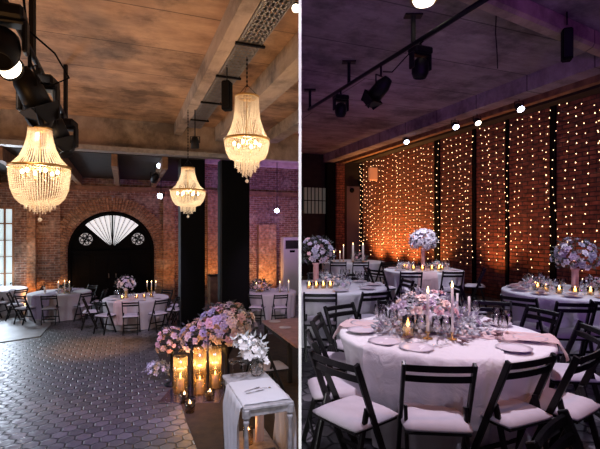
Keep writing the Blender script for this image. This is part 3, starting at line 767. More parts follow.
G = 'chairs around the foreground table'
chair(.79, 2.61, (.1, 1), 'black folding chair seen squarely from behind, at the front of the foreground table', G)
chair(.32, 2.68, (.78, .63), 'black folding chair turned to the right, left of the squarely seen front chair', G)
chair(1.28, 2.71, (-.42, .91), 'black folding chair turned slightly left, right of the squarely seen front chair', G)
chair(1.68, 2.83, (-.6, .8), 'black folding chair at the right front of the foreground table', G)
chair(.24, 3.12, (1, .1), 'black folding chair close to the white partition, behind the left front chair', G)
chair(.3, 3.78, (1, -.2), 'black folding chair seen side-on between the partition and the foreground table rear', G)
chair(.5, 4.32, (.63, -.77), 'black folding chair at the rear left of the foreground table, slats showing above the cloth', G)
chair(1.05, 4.62, (.05, -1), 'black folding chair facing the camera behind the pale rose centerpiece', G)
chair(1.98, 4.55, (-.35, -.9), 'black folding chair facing the camera at the rear right of the foreground table', G)
chair(2.17, 4.15, (-.95, -.3), 'black folding chair seen side-on at the right of the foreground table, farther one', G)
chair(2.12, 3.45, (-1, .12), 'black folding chair seen side-on at the right of the foreground table, nearer one', G)
chair(1.06, 1.55, (.7, -.7), 'black folding chair cut off by the bottom right corner, facing away from the tables', None)

# right table with the tall flower ball
RC = (3.67, 5.97)
table_and_cloth(RC, .85, 0, 'round banquet table under the cloth at the right edge by the brick wall', 'white cloth of the round table at the right edge by the brick wall', seed=7)
def flower_stand(loc, h, rad, label, kinds, seed, sm='blush', bs=.07, side=0, leafm='grey_leaf', nb=56, nl=240, vm=None):
    t = empty('flower_tree', loc, 0, label, 'flowers')
    MB().lathe([(.001, 0), (.08, 0), (.07, .02), (.045, .04), (.042, h), (.06, h+.03), (.001, h+.03)], 16).build('vase', vm or mat('blush_vase', (.62, .32, .3), .4), t)
    bouquet(t, (0, 0, h+rad*.75), rad, nb, kinds, seed, bs, nl, .8, leafm, -.75, .055, side)
    return t
flower_stand((3.72, 5.95, .755), .27, .27, 'tall ball of grey-lilac roses on a blush vase at the right table', ['rose_grey', 'rose_grey', 'rose_white', 'rose_lilac'], 21, bs=.058, nb=50, leafm='leaf')
for k in range(9):
    a = 2.6+k*.42; x, y = RC[0]+.42*cos(a), RC[1]+.42*sin(a)
    votive((x, y, .757), 'small lit votive glass on the right table, %s of the row round the vase' % NUM[k], 'votives on the right table', 1.15)
settings(RC, .85, 0, [radians(a) for a in (-150, -120, -90, -60, 180, 150, 120, 90)], 'right table', napkin=True)
G = 'chairs around the right table'
chair(2.6, 5.1, (.75, .65), 'black folding chair at the front left of the right table, turned toward it', G)
chair(2.9, 4.75, (.1, 1), 'black folding chair seen squarely from behind at the right table', G)
chair(3.35, 4.85, (.2, 1), 'black folding chair at the right table close to the frame edge', G)
chair(2.35, 6.2, (1, 0), 'black folding chair tilted sideways left of the right table, below the brick wall', G)
# table with the white flower ball in the middle
CC = (2.62, 9.35)
table_and_cloth(CC, .82, 0, 'round banquet table under the cloth below the white flower ball', 'white cloth of the middle round table below the white flower ball', seed=9)
runner(CC, .82, 0, radians(-100), .36, 'blush', 'blush gauze runner hanging between two chairs of the middle table', .5, 9)
flower_stand((2.6, 9.3, .755), .42, .27, 'tall ball of white roses in the middle, before the glowing light curtain', ['rose_white', 'orchid', 'rose_white'], 31, bs=.085)
for k in range(8):
    a = 2.9+k*.5; votive((CC[0]+.38*cos(a), CC[1]+.38*sin(a), .757), 'small lit votive glass on the middle table, %s of the row round the vase' % NUM[k], 'votives on the middle table', 1.3)
settings(CC, .82, 0, [radians(a) for a in (-150, -110, -70, -30, 30, 150)], 'middle table')
G = 'chairs around the middle table'
for x, y, lb in ((2.06, 8.25, 'black folding chair at the front of the middle table, left of the blush runner'), (2.85, 8.35, 'black folding chair at the front of the middle table, right of the blush runner'),
                 (1.62, 8.7, 'black folding chair at the left of the middle table, front one'), (1.55, 9.3, 'black folding chair at the left of the middle table, rear one'),
                 (3.6, 9.0, 'black folding chair at the right of the middle table'), (3.0, 10.45, 'black folding chair behind the middle table, right of the white flower ball'), (2.2, 10.45, 'black folding chair behind the middle table, left of the white flower ball')):
    fc = toward(CC, x, y)
    if y < 8.4: fc = (fc[0]*.15, 1)
    chair(x, y, fc, lb, G)
# table at the left with the lilac flowers, cut by the partition
LC = (.42, 6.55)
table_and_cloth(LC, .85, 0, 'round banquet table against the white partition in the right hall', 'white cloth of the round table against the white partition', side=1, seed=12)
t = flower_stand((.24, 6.6, .755), .3, .27, 'tall lilac and pink bouquet beside the white partition', ['rose_lilac', 'rose_pink', 'rose_grey'], 41, bs=.055, side=1, leafm='leaf', nl=380)
for k in range(4): votive((.13+.1*k, 6.18+.02*k, .757), 'small lit votive glass beside the partition bouquet, %s from the left' % NUM[k], 'votives on the partition table', 1.1)
settings(LC, .85, 0, [radians(a) for a in (-80, -40, 0, 40, 80)], 'partition table', side=1)
G = 'chairs around the partition table'
for x, y, lb in ((.25, 5.45, 'black folding chair at the front of the partition table, seen squarely from behind'), (.87, 5.55, 'black folding chair at the front of the partition table, right one of two'), (1.4, 6.1, 'black folding chair at the right of the partition table, nearer one'),
                 (1.5, 6.75, 'black folding chair at the right of the partition table, farther one'), (.35, 7.75, 'black folding chair behind the partition table beside the lilac bouquet'), (.95, 7.6, 'black folding chair at the rear right of the partition table')):
    fc = toward(LC, x, y)
    if y < 5.5: fc = (.05, 1)
    chair(x, y, fc, lb, G)
# far table in the right hall
FC = (1.45, 12.0)
table_and_cloth(FC, .85, 0, 'farthest round banquet table of the right hall under its cloth', 'white cloth of the farthest round table in the right hall', seed=14)
t = empty('flower_centerpiece', (1.6, 12.0, .757), 0, 'low dusky pink bouquet on the farthest right hall table', 'flowers')
MB().lathe([(.001, 0), (.1, 0), (.12, .05), (.001, .05)], 14).build('bowl', 'grey_metal', t); bouquet(t, (0, 0, .08), .2, 20, ['rose_pink', 'rose_lilac'], 52, .05, 80)
for k, (px, py) in enumerate(((334, 251), (340, 251), (343.5, 245), (353, 243), (363, 243))):
    p = P(px, py, 11.9 if k < 3 else 11.7); candle_set((p.x, p.y, .757), max(.1, p.z-.757-.09), 'tall lit candle on the farthest right hall table, %s from the left' % NUM[k], group='candles on the farthest table', r=.03 if k > 2 else .015)
G = 'chairs around the farthest table'
for x, y, lb in ((.95, 11.0, 'black folding chair in front of the farthest table, left one of two'), (1.5, 11.0, 'black folding chair in front of the farthest table, middle of three'), (2.08, 11.1, 'black folding chair in front of the farthest table, rightmost of three'),
                 (.4, 11.5, 'black folding chair at the left end of the farthest table')):
    fc = toward(FC, x, y)
    if .9 < x < 2: fc = (fc[0]*.1, 1)
    chair(x, y, fc, lb, G)

# ------------------------------------------------------------------ fairy lights on the brick wall
BU = MB(); BU.octa((0, 0, 0), .0105, 1.2); BU = BU.mesh('bulb', 'fairy')
ORD = 'first second third fourth fifth sixth seventh eighth ninth tenth eleventh twelfth thirteenth fourteenth fifteenth sixteenth seventeenth eighteenth nineteenth twentieth'.split()
TENS = {2: 'twenty', 3: 'thirty', 4: 'forty'}
def ordw(i):
    if i < 20: return ORD[i]
    q, r_ = divmod(i+1, 10); return TENS[q]+('' if r_ == 0 else '-'+ORD[r_-1]) if r_ else TENS[q][:-1]+'ieth'
fr_ = random.Random(5); NS = 48
for i in range(NS):
    tt = 5.2+(13.85-5.2)*i/(NS-1)+fr_.uniform(-.05, .05)
    sway = fr_.uniform(-.1, .1) if i < NS-4 else (NS-4-i)*.02
    z1, z0 = 4.0+fr_.uniform(-.05, .05), .85+fr_.uniform(-.25, .3)
    base = rm(S1-.2, tt, 0)
    pts = []; k_ = 26
    for j in range(k_+1):
        u = j/k_; pts.append((fr_.uniform(-.01, .01), sway*sin(u*pi)+.05*sin(u*7+i), z1+(z0-z1)*u))
    root = MB().tube(pts, .0022, 3, False).build('fairy_light_string', 'dark_metal', None, base, TH)
    tag(root, 'string of warm fairy lights on the brick wall, %s from the right' % ordw(i), 'fairy lights', 'fairy light strings on the brick wall')
    z = z1-fr_.random()*.15
    while z > z0:
        u = (z1-z)/(z1-z0); f = u*k_; j = min(k_-1, int(f)); q = f-j; a, b = pts[j], pts[j+1]
        inst(BU, 'bulb', (-.02, a[1]*(1-q)+b[1]*q, z), root, sc=fr_.uniform(.8, 1.25))
        z -= fr_.uniform(.14, .2)
for px, pw, cc in ((380, 620, AMB), (396, 620, AMB), (414, 520, AMB), (440, 200, AMB), (500, 190, (1, .36, .12)), (540, 50, (1, .36, .12)), (585, 40, (1, .36, .12))):
    q = (px-300)/F; Yw = S1/(q*cos(TH)+sin(TH)); tt = Yw*(cos(TH)-q*sin(TH))
    b = rm(S1-.75, tt, .12); lamp('SPOT', b+Vector((0, 0, .1)), rm(S1, tt, 2.0), pw, cc, .08, 80, 1, 'uplight')
    t = empty('floor_uplight', rm(S1-.75, tt, 0), TH, 'small black floor uplight before the brick wall, %s' % {380: 'farthest along', 396: 'second farthest', 414: 'third farthest', 440: 'under the first dark strip', 500: 'left of the tall grey-lilac ball', 540: 'under the third dark strip', 585: 'nearest the camera'}[px], 'uplight', 'uplights along the brick wall')
    MB().lathe([(.001, 0), (.06, 0), (.06, .1), (.05, .1), (.04, .06), (.001, .06)], 14).build('can', 'dark_metal', t)

# ------------------------------------------------------------------ stage lighting
def moving_head(loc, rz, label, group, sc=1, tilt=.5, lens='black', z_pipe=None):
    t = empty('moving_head_lamp', loc, rz, label, 'stage light', group, sc)
    MB().box((0, 0, -.05), (.3, .22, .1), bev=.02).build('base', 'dark_metal', t)
    MB().tube([(0, 0, 0), (0, 0, .09)], .02).build('clamp', 'dark_metal', t)
    mb = MB()
    for sx in (-1, 1): mb.box((sx*.15, 0, -.2), (.035, .11, .24), bev=.012)
    mb.box((0, 0, -.11), (.3, .13, .03), bev=.01); mb.build('yoke', 'dark_metal', t)
    m = Matrix.Translation((0, 0, -.27)) @ Matrix.Rotation(tilt, 4, 'X')
    h = MB().lathe([(.001, .12), (.07, .11), (.11, .06), (.125, -.02), (.12, -.1), (.09, -.17), (.08, -.17), (.075, -.15)], 20, m).build('head', 'dark_metal', t)
    MB().lathe([(.001, -.15), (.08, -.15)], 20, m).build('lens', lens, h)
    return t
def par_can(loc, rz, label, group=None, tilt=.6, lens='lens', sc=1, doors=False, stem=.16):
    t = empty('spotlight', loc, rz, label, 'stage light', group, sc)
    mb = MB(); mb.tube([(0, 0, stem), (0, 0, 0)], .012); 
    for sx in (-1, 1): mb.bar((sx*.1, 0, 0), (sx*.1, 0, -.14), .02, .006)
    mb.bar((-.1, 0, 0), (.1, 0, 0), .02, .008); mb.build('bracket', 'dark_metal', t)
    m = Matrix.Translation((0, 0, -.13)) @ Matrix.Rotation(tilt, 4, 'X')
    b = MB().lathe([(.001, .14), (.05, .13), (.085, .04), (.088, -.12), (.08, -.12), (.075, -.06)], 18, m).build('can', 'dark_metal', t)
    MB().lathe([(.001, -.1), (.079, -.1)], 18, m).build('lens', lens, b)
    if doors:
        for k in range(4):
            mm = m @ Matrix.Rotation(k*pi/2, 4, 'Z') @ Matrix.Translation((.1, 0, -.13)) @ Matrix.Rotation(.45, 4, 'Y')
            MB().box((0, 0, -.06), (.005, .17, .13), 0, mm).build('barn_door', 'dark_metal', t)
    return t
# truss pipe in the right hall
a, b = P(309, 107, 8.55), Vector((2.45, 3.2, 3.93)); a = Vector((.17, 8.55, 3.93)); dirv = (b-a).normalized()
t = empty('lighting_pipe', a, 0, 'long black lighting pipe hung below the purple concrete ceiling', 'lighting pipe')
MB().tube([(0, 0, 0), b-a], .03, 10).build('pipe', 'dark_metal', t)
for Y in (8.5, 7.1, 5.58, 4.3):
    p = a.lerp(b, (a.y-Y)/(a.y-b.y))-a
    mb = MB(); mb.box((p.x, p.y, (CE-a.z)/2), (.05, .05, CE-a.z)); mb.box((p.x, p.y, CE-a.z-.01), (.22, .12, .02)); mb.build('hanger', 'dark_metal', t)
def onpipe(Y): return a.lerp(b, (a.y-Y)/(a.y-b.y))
moving_head(onpipe(7.35)+Vector((0, 0, -.1)), TH, 'black moving head lamp at the far end of the lighting pipe', 'lamps on the lighting pipe', .8, .1)
moving_head(onpipe(5.45)+Vector((0, 0, -.1)), TH, 'black moving head lamp hanging below the middle hanger of the lighting pipe', 'lamps on the lighting pipe', .85, .1)
par_can(onpipe(6.25)+Vector((0, 0, -.17)), .8, 'black lantern with barn doors glowing amber on the lighting pipe', 'lamps on the lighting pipe', .9, 'lens_o', 1.25, True)
mb = MB(); p = onpipe(5.95); pts = [onpipe(5.4)+Vector((0, 0, -.04)), onpipe(5.7)+Vector((0, 0, -.1)), onpipe(6.0)+Vector((0, 0, -.2)), onpipe(6.2)+Vector((0, 0, -.12))]
mb.tube(pts, .008, 6); tag(mb.build('power_cable', 'black'), 'black power cable looping between the amber lantern and the pipe', 'cable')
# spots along the top of the brick wall
for k, (px, py, Y, ln) in enumerate(((406, 141, 11.5, 'lens'), (455, 126, 9.6, 'lens'), (477, 122, 9.2, 'lens_w'), (519, 108, 8.2, 'lens'))):
    p = P(px, py, Y)
    par_can((p.x, p.y, p.z+.12), 0, 'bright small spotlight above the brick wall, %s from the left' % NUM[k], 'spotlights above the brick wall', -.85, ln, .8, False, max(.1, (CE-p.z-.12)/.8))
    lamp('SPOT', (p.x, p.y-.3, p.z), (p.x-.9, p.y-3.5, .4), 60 if k != 2 else 20, (.75, .75, 1), .05, 80, .8)
# ceiling lamp, hanging speaker, pull cord, small white tag
t = empty('ceiling_lamp', P(424, -1, 5.15), 0, 'round cream ceiling lamp cut by the top edge of the right hall', 'ceiling lamp')
t.location.z = CE; MB().lathe([(.001, -.001), (.16, -.001), (.16, -.04), (.001, -.04)], 20).build('rim', 'brass', t); MB().lathe([(.13, -.04), (.11, -.075), (.001, -.085)], 20).build('glass_shade', 'lens_w', t)
p = P(567, 45, 5.5)
t = empty('loudspeaker', p, -.35, 'black box loudspeaker hanging at the upper right of the right hall', 'loudspeaker')
MB().box((0, 0, 0), (.12, .14, .4), bev=.02).build('cabinet', 'black', t); MB().box((0, -.074, 0), (.09, .01, .34), bev=.004).build('grille', 'dark_metal', t)
MB().tube([(0, 0, .25), (0, 0, CE-p.z)], .01).build('hanger', 'dark_metal', t)
p0 = P(496, 8, 5.3)
mb = MB(); mb.tube([(0, 0, CE-p0.z), (.005, 0, 0), (-.005, 0, -.3), (.01, 0, -.5), (.02, 0, -.73)], .006, 6)
tag(mb.build('hanging_cord', 'black', None, p0), 'thin dark cord dangling from the purple ceiling', 'cord')
mb = MB(); mb.box((0, 0, 0), (.028, .02, .13), bev=.008); q = onpipe(5.6); q = Vector((q.x, q.y-.0, q.z-.16)); mb.tube([(0, 0, .06), (0, 0, .13)], .006)
tag(mb.build('safety_tag', mat('pale_plastic', (.5, .5, .62), .4), None, q), 'small pale oblong tag hanging from the lighting pipe', 'tag')
# small warm square lamp box at the curtain's left end
p = P(373, 174, 14.6)
t = empty('wall_lantern', p, TH, 'small amber box lantern at the left end of the light curtain', 'lamp'); MB().box((0, 0, 0), (.3, .1, .42), bev=.01).build('lantern_body', 'lens_o', t)
MB().box((0, .12, 0), (.05, .16, .05)).build('bracket', 'dark_metal', t)

# left hall rigging
aL = P(12, 20, 3.8); uL = rm(0, 1, 0)
def rig(d): return Vector((aL.x+uL.x*d, aL.y+uL.y*d, 3.42))
t = empty('lighting_pipe', rig(0), 0, 'black lighting pipe carrying the lamp cluster at the upper left', 'lighting pipe')
MB().tube([rig(-1.5)-rig(0), rig(3.9)-rig(0)], .03, 10).build('pipe', 'dark_metal', t)
for d_ in (-.8, .9, 3.7): p = rig(d_)-rig(0); MB().box((p.x, p.y, (CE-3.42)/2), (.05, .05, CE-3.42)).build('hanger', 'dark_metal', t)
G = 'lamp cluster at the upper left'
moving_head(rig(-.35)+Vector((0, 0, -.09)), .4, 'black moving head lamp nearest the camera in the upper left cluster', G, 1.1, -.5)
par_can(rig(.05)+Vector((-.1, 0, -.22)), 1.2, 'black spotlight with a glowing white lens in the upper left cluster', G, -1.0, 'lens_w', 1.25, False, .24)
par_can(rig(.75)+Vector((0, 0, -.2)), -.6, 'black barn door spotlight in the middle of the upper left cluster', G, .5, 'black', 1.5, True, .14)
moving_head(rig(1.25)+Vector((0, 0, -.12)), .2, 'large black moving head lamp above the widest chandelier', G, 1.25, .3)
par_can(rig(2.5)+Vector((0, 0, -.2)), -.9, 'black barn door spotlight behind the widest chandelier', G, .4, 'black', 1.5, True, .14)
moving_head(rig(3.3)+Vector((0, 0, -.12)), .2, 'black moving head lamp farthest back on the left pipe', G, 1.3, .6)
mb = MB(); mb.tube([rig(.2)+Vector((.05, 0, 0)), rig(.6)+Vector((.28, 0, -.1)), rig(.8)+Vector((.4, 0, -.28)), rig(.7)+Vector((.2, 0, -.4)), rig(.8)+Vector((.05, 0, -.3))], .009, 6)
mb.tube([rig(-.4)+Vector((.05, 0, .5)), rig(0)+Vector((.1, 0, .15)), rig(.3)+Vector((.1, 0, -.3)), rig(1.0)+Vector((.1, 0, -.35))], .012, 6)
tag(mb.build('power_cable', 'black'), 'black power cable looping beside the upper left lamp cluster', 'cable')
# lower chain-shaped bracket ring above the chandelier
par_can(P(296, 2, 5.0)+Vector((0, 0, .02)), 0, 'small warm spotlight touching the top edge beside the partition', None, -.9, 'lens_w', .6, False, .6)
# perforated tray along the beam
mb = MB(); s0, s1 = 1.38, 1.67; zt = 4.02; t0 = 1.8; t1 = 10.6
mb.box((s0, (t0+t1)/2, zt+.02), (.008, t1-t0, .06)); mb.box((s1, (t0+t1)/2, zt+.02), (.008, t1-t0, .06))
NSL = 5; wS = (s1-s0)/NSL
for j in range(NSL+1): mb.box((s0+(s1-s0)*j/NSL, (t0+t1)/2, zt), (.034, t1-t0, .004))
k = t0
while k < t1: mb.box(((s0+s1)/2, k, zt), (s1-s0, .075, .004)); k += .11
o = mb.build('cable_tray', 'grey_metal', None, (0, 0, 0), TH); clip(o, -1); tag(o, 'long perforated steel cable tray beside the ceiling beam', 'cable tray')
for k, tt in enumerate((5.6, 6.9, 8.4, 9.8)):
    MB().box(((s0+s1)/2, tt, zt-.02), (.4, .04, .03)).build('tray_bracket', 'dark_metal', o)
    mb = MB(); [mb.tube([(xx, tt, zt), (xx, tt, CE)], .008, 6) for xx in (s0-.03, s1+.03)]; mb.build('hanger_rod', 'dark_metal', o)
# hanging speaker & small spot on the beam
p = P(227, 96, 6.6)
t = empty('loudspeaker', p, -.2, 'slim black loudspeaker hanging beside the tall right chandelier', 'loudspeaker')
MB().box((0, 0, 0), (.14, .14, .44), bev=.02).build('cabinet', 'black', t); MB().box((0, -.074, 0), (.11, .01, .38), bev=.004).build('grille', 'dark_metal', t); MB().tube([(0, 0, .22), (0, 0, CE-p.z)], .01).build('hanger', 'dark_metal', t)
p = P(195, 143, 8.9)
par_can((p.x, p.y, p.z+.13), 0, 'small black unlit spotlight hanging above the small chandelier', None, .1, 'black', .95, False, max(.1, (CE-p.z-.13)/.95))
for k, (px, py, Y, lb, ln) in enumerate(((161, 195, 13.2, 'glaring blue-white spotlight before the brick wall right of the arched door', 'lens'), (277, 210, 15.0, 'glaring blue-white spotlight above the cream cabinet cooler', 'lens'), (160, 166, 12.4, 'small pale spotlight tucked under the dark joists', 'lens'))):
    p = P(px, py, Y); par_can((p.x, p.y, p.z+.12), 0, lb, None, -1.3, ln, (1, .95, .8)[k], False, max(.1, ((3.5 if k != 1 else CE)-p.z-.12)/(1, .95, .8)[k]))
p = P(155, 176, 11.9)
par_can((p.x, p.y, p.z+.1), .6, 'dull brass spotlight under the joists near the cross beam', None, 1.0, 'lens_o', 1.1, False, .2)

# ------------------------------------------------------------------ chandeliers
def chandelier(loc, R_, prof_up, prof_low, tiers, top, label, ceil_z, n1=48, n2=66, power=40):
    t = empty('chandelier', loc, 0, label, 'chandelier')
    def strand(mb, pts, br):
        L = [Vector(p) for p in pts]; acc = 0
        for a_, b_ in zip(L, L[1:]):
            d_ = (b_-a_).length
            while acc < d_:
                p = a_.lerp(b_, acc/d_); mb.octa(p, br, 1.1); acc += br*2.0
            acc -= d_
    mb = MB()
    for i in range(n1):
        a_ = 2*pi*i/n1; strand(mb, [(r*R_*cos(a_), r*R_*sin(a_), z) for r, z in prof_up], .0095)
    o = mb.build('upper_strands', 'crystal', t); o['kind'] = 'stuff'
    mb = MB()
    for i in range(n2):
        a_ = 2*pi*i/n2; strand(mb, [(r*R_*cos(a_), r*R_*sin(a_), z) for r, z in prof_low], .011)
    o = mb.build('bowl_strands', 'crystal', t); o['kind'] = 'stuff'
    mb = MB()
    for (r, z0, z1, nn) in tiers:
        for i in range(nn):
            a_ = 2*pi*i/nn; jz = (.02 if i % 2 else 0); strand(mb, [(r*R_*cos(a_), r*R_*sin(a_), z0), (r*R_*cos(a_), r*R_*sin(a_), z1-jz)], .011)
    o = mb.build('drop_tiers', 'crystal', t); o['kind'] = 'stuff'
    zr = prof_up[-1][1]
    mb = MB(); rt = prof_up[0][0]*R_
    mb.lathe([(rt-.01, .012), (rt+.012, .012), (rt+.012, -.014), (rt-.01, -.014), (rt-.01, .012)], 36)
    for k in range(3): mb.bar((-rt*cos(k*pi/3), -rt*sin(k*pi/3), 0), (rt*cos(k*pi/3), rt*sin(k*pi/3), 0), .01, .01)
    mb.build('crown_ring', 'brass', t)
    mb = MB(); mb.lathe([(R_-.012, zr+.02), (R_+.012, zr+.02), (R_+.016, zr-.012), (R_-.012, zr-.012), (R_-.012, zr+.02)], 48)
    for k in range(3): mb.bar((-R_*cos(k*pi/3), -R_*sin(k*pi/3), zr), (R_*cos(k*pi/3), R_*sin(k*pi/3), zr), .012, .012)
    mb.tube([(0, 0, 0), (0, 0, zr-.1)], .01); mb.build('main_ring', 'brass', t)
    for k in range(6):
        a_ = k*pi/3+.3; x, y = .58*R_*cos(a_), .58*R_*sin(a_)
        b_ = MB().ball((x, y, zr-.055), .021, 8, 6, 1.5).build('bulb', 'bulb', t)
        MB().tube([(x, y, zr-.1), (x, y, zr-.15)], .012).build('bulb_socket', 'brass', b_)
    zb = min(z1 for _, _, z1, _ in tiers)
    mb = MB(); mb.tube([(0, 0, zb+.04), (0, 0, zb-.06)], .003); mb.ball((0, 0, zb-.085), .026, 8, 6); mb.build('finial_drop', 'crystal', t)
    mb = MB(); dz = ceil_z-loc[2]; k = 0; z = .16
    for i in range(3):
        a_ = 2*pi*i/3; mb.tube([(rt*cos(a_), rt*sin(a_), .01), (0, 0, .17)], .004, 5)
    while z < dz:
        mb.lathe([(.009, -.018), (.013, 0), (.009, .018)], 6, Matrix.Translation((0, 0, z)) @ Matrix.Scale(.4, 4, (1, 0, 0) if k % 2 else (0, 1, 0))); z += .03; k += 1
    mb.tube([(0, 0, .16), (0, 0, dz)], .003, 5)
    mb.build('chain', 'dark_metal', t)
    for dzz, pw in ((-.07, power), (.2, power*.3)):
        l = lamp('POINT', (loc[0], loc[1], loc[2]+zr+dzz), None, pw, (1, .76, .5), .06, name='chandelier_light'); l.parent = t; l.location = (0, 0, zr+dzz)
    return t
p = P(40, 129, 5.7)
chandelier(p, .35, [(.38, 0), (.42, -.12), (.5, -.24), (.66, -.37), (.98, -.5)], [(1, -.5), (.99, -.62), (.93, -.78), (.8, -.9), (.58, -.98)], [(.5, -.94, -1.02, 26), (.34, -.95, -1.06, 20), (.18, -.96, -1.09, 12)], 0,
           'widest crystal chandelier, hanging at the left below the lamp cluster', 3.4, power=21)
p = P(247, 97, 6.2)
chandelier(p, .31, [(.52, 0), (.54, -.16), (.6, -.32), (.74, -.46), (.97, -.61)], [(1, -.61), (.99, -.68), (.92, -.78), (.8, -.86), (.5, -.9)], [(.55, -.86, -.98, 26), (.4, -.88, -1.05, 18), (.2, -.9, -1.1, 10)], 0,
           'tall slender crystal chandelier hanging below the cable tray at the right', 4.015, power=15)
p = P(188, 168, 8.9)
chandelier(p, .345, [(.36, 0), (.4, -.12), (.5, -.24), (.68, -.36), (.98, -.46)], [(1, -.46), (.98, -.55), (.88, -.66), (.7, -.74), (.45, -.77)], [(.42, -.74, -.86, 20), (.25, -.76, -.9, 14)], 0,
           'smallest looking crystal chandelier, hanging before the left black pillar', 4.03, power=15)

# ------------------------------------------------------------------ LEFT HALL: back tables
def left_table(name, c, r, m, seed, chairs_, side=0, flowers=True, adj=''):
    table_and_cloth(c, r, FL, 'round table under the cloth of the %s' % name, '%s cloth of the %s' % (adj or 'pale', name), m=m, side=side, seed=seed)
    for deg, lb, rad in chairs_:
        a_ = radians(deg); x, y = c[0]+rad*cos(a_), c[1]+rad*sin(a_)
        chair(x, y, toward(c, x, y), 'black folding chair %s the %s' % (lb, name.replace(' by the arched door', '').replace(' behind the wooden table', '')), 'chairs around the '+name, FL)
TC = (-4.5, 12.1)
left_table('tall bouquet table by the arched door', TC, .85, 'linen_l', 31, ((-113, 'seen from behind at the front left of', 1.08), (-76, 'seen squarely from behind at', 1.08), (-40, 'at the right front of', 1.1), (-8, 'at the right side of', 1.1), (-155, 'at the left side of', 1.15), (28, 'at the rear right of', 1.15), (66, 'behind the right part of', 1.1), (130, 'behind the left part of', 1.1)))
runner(TC, .85, FL, radians(-95), .35, 'blush', 'blush gauze runner hanging between the chairs of the tall bouquet table', .6, 33)
t = flower_stand((-4.75, 12.0, FL+.757), .2, .26, 'pale lilac bouquet on the table before the arched door', ['rose_lilac', 'rose_white', 'rose_blush'], 61, bs=.06, leafm='leaf', nb=34, nl=120, vm=M['brass'])
settings(TC, .85, FL, [radians(a_) for a_ in (-130, -95, -60, -20, 170)], 'tall bouquet table')
for k, (dx, dy) in enumerate(((.1, -.25), (.25, -.1), (-.25, -.35), (.38, .1))): votive((TC[0]+dx, TC[1]+dy, FL+.758), 'lit votive glass on the tall bouquet table, %s of four' % NUM[k], 'votives on the tall bouquet table', 1.2)
def candelabrum(loc, label, arms=3, h=.3):
    t = empty('candelabrum', loc, 0, label, 'candelabrum')
    MB().lathe([(.001, 0), (.07, 0), (.06, .015), (.012, .03), (.01, h*.6), (.02, h*.65), (.01, h*.7), (.01, h), (.001, h)], 12).build('stem', 'brass', t)
    for k in range(arms):
        x = (k-(arms-1)/2)*.12
        ar = MB().tube([(0, 0, h*.5), (x*.7, 0, h*.45), (x, 0, h*.8), (x, 0, h*.95)], .007, 6).build('arm', 'brass', t)
        MB().tube([(x, 0, h*.95), (x, 0, h*.95+.12)], .012, 8).build('candle_wax', 'candle', ar)
        MB().lathe([(.0005, h*.95+.12), (.012, h*.95+.135), (.0005, h*.95+.17)], 8, Matrix.Translation((x, 0, 0))).build('flame', 'flame', ar)
candelabrum((-4.1, 12.15, FL+.757), 'gold candelabrum right of the lilac bouquet before the arched door')
T2 = (-7.2, 13.2)
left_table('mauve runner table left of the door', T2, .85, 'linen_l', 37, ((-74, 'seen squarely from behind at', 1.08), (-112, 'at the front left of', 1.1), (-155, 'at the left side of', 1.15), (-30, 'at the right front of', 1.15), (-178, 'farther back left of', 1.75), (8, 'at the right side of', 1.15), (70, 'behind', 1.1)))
runner(T2, .85, FL, radians(-95), .5, 'mauve', 'mauve gauze runner hanging down the front of the left back table', .66, 38)
t = empty('flower_centerpiece', (-7.0, 13.1, FL+.757), 0, 'low dusky bouquet on the mauve runner table', 'flowers'); MB().lathe([(.001, 0), (.1, 0), (.12, .05), (.001, .05)], 14).build('bowl', 'brass', t)
bouquet(t, (0, 0, .07), .17, 18, ['rose_pink', 'rose_lilac', 'rose_blush'], 63, .05, 90)
for k, dx in enumerate((-.12, .06, .2)): candle_set((-6.95+dx, 12.88, FL+.757), .26+.03*(k % 2), 'lit candle in the bouquet of the mauve runner table, %s from the left' % NUM[k], group='candles on the mauve runner table', r=.016)
candle_set((-7.42, 12.8, FL+.757), .14, 'short white candle left of the mauve runner table bouquet', r=.03, flame=False)
T1_ = (-9.6, 13.9)
left_table('table below the daylit window', T1_, .85, 'linen_l', 41, ((-72, 'seen from behind at', 1.08), (-25, 'at the right side of', 1.1), (20, 'at the rear right of', 1.15)))
settings(T1_, .85, FL, [radians(a_) for a_ in (-60, -20)], 'window table')
T5 = (-.92, 13.4)
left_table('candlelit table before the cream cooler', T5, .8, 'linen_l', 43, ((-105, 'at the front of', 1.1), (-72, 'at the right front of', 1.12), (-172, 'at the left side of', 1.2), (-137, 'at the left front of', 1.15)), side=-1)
t = empty('flower_centerpiece', (-1.2, 13.3, FL+.757), 0, 'low shadowy bouquet on the candlelit table before the cooler', 'flowers'); MB().lathe([(.001, 0), (.1, 0), (.12, .05), (.001, .05)], 14).build('bowl', 'brass', t)
bouquet(t, (0, 0, .1), .3, 34, ['rose_pink', 'rose_blush', 'rose_lilac'], 64, .055, 200, low=-.1)
def low_flowers(loc, rad, label, kinds, seed, nb=26, side=0):
    t = empty('flower_centerpiece', loc, 0, label, 'flowers'); MB().lathe([(.001, 0), (.08, 0), (.1, .04), (.001, .04)], 14).build('bowl', 'grey_metal', t)
    bouquet(t, (0, 0, .03), rad, nb, kinds, seed, .035, 150, .55, 'grey_leaf', 0, .05, side)
low_flowers((-.52, 13.35, FL+.757), .2, 'low lilac bouquet at the right end of the candlelit table', ['rose_lilac', 'rose_white'], 91)
low_flowers((.5, 6.5, .757), .26, 'low lilac flowers spread right of the tall partition bouquet', ['rose_lilac', 'rose_blush', 'rose_grey'], 92, 34)
low_flowers((3.3, 6.05, .757), .24, 'low dusky flowers left of the blush vase on the right table', ['rose_lilac', 'rose_pink', 'rose_grey'], 93)
low_flowers((4.1, 6.05, .757), .24, 'low dusky flowers right of the blush vase on the right table', ['rose_lilac', 'rose_pink', 'rose_grey'], 94)
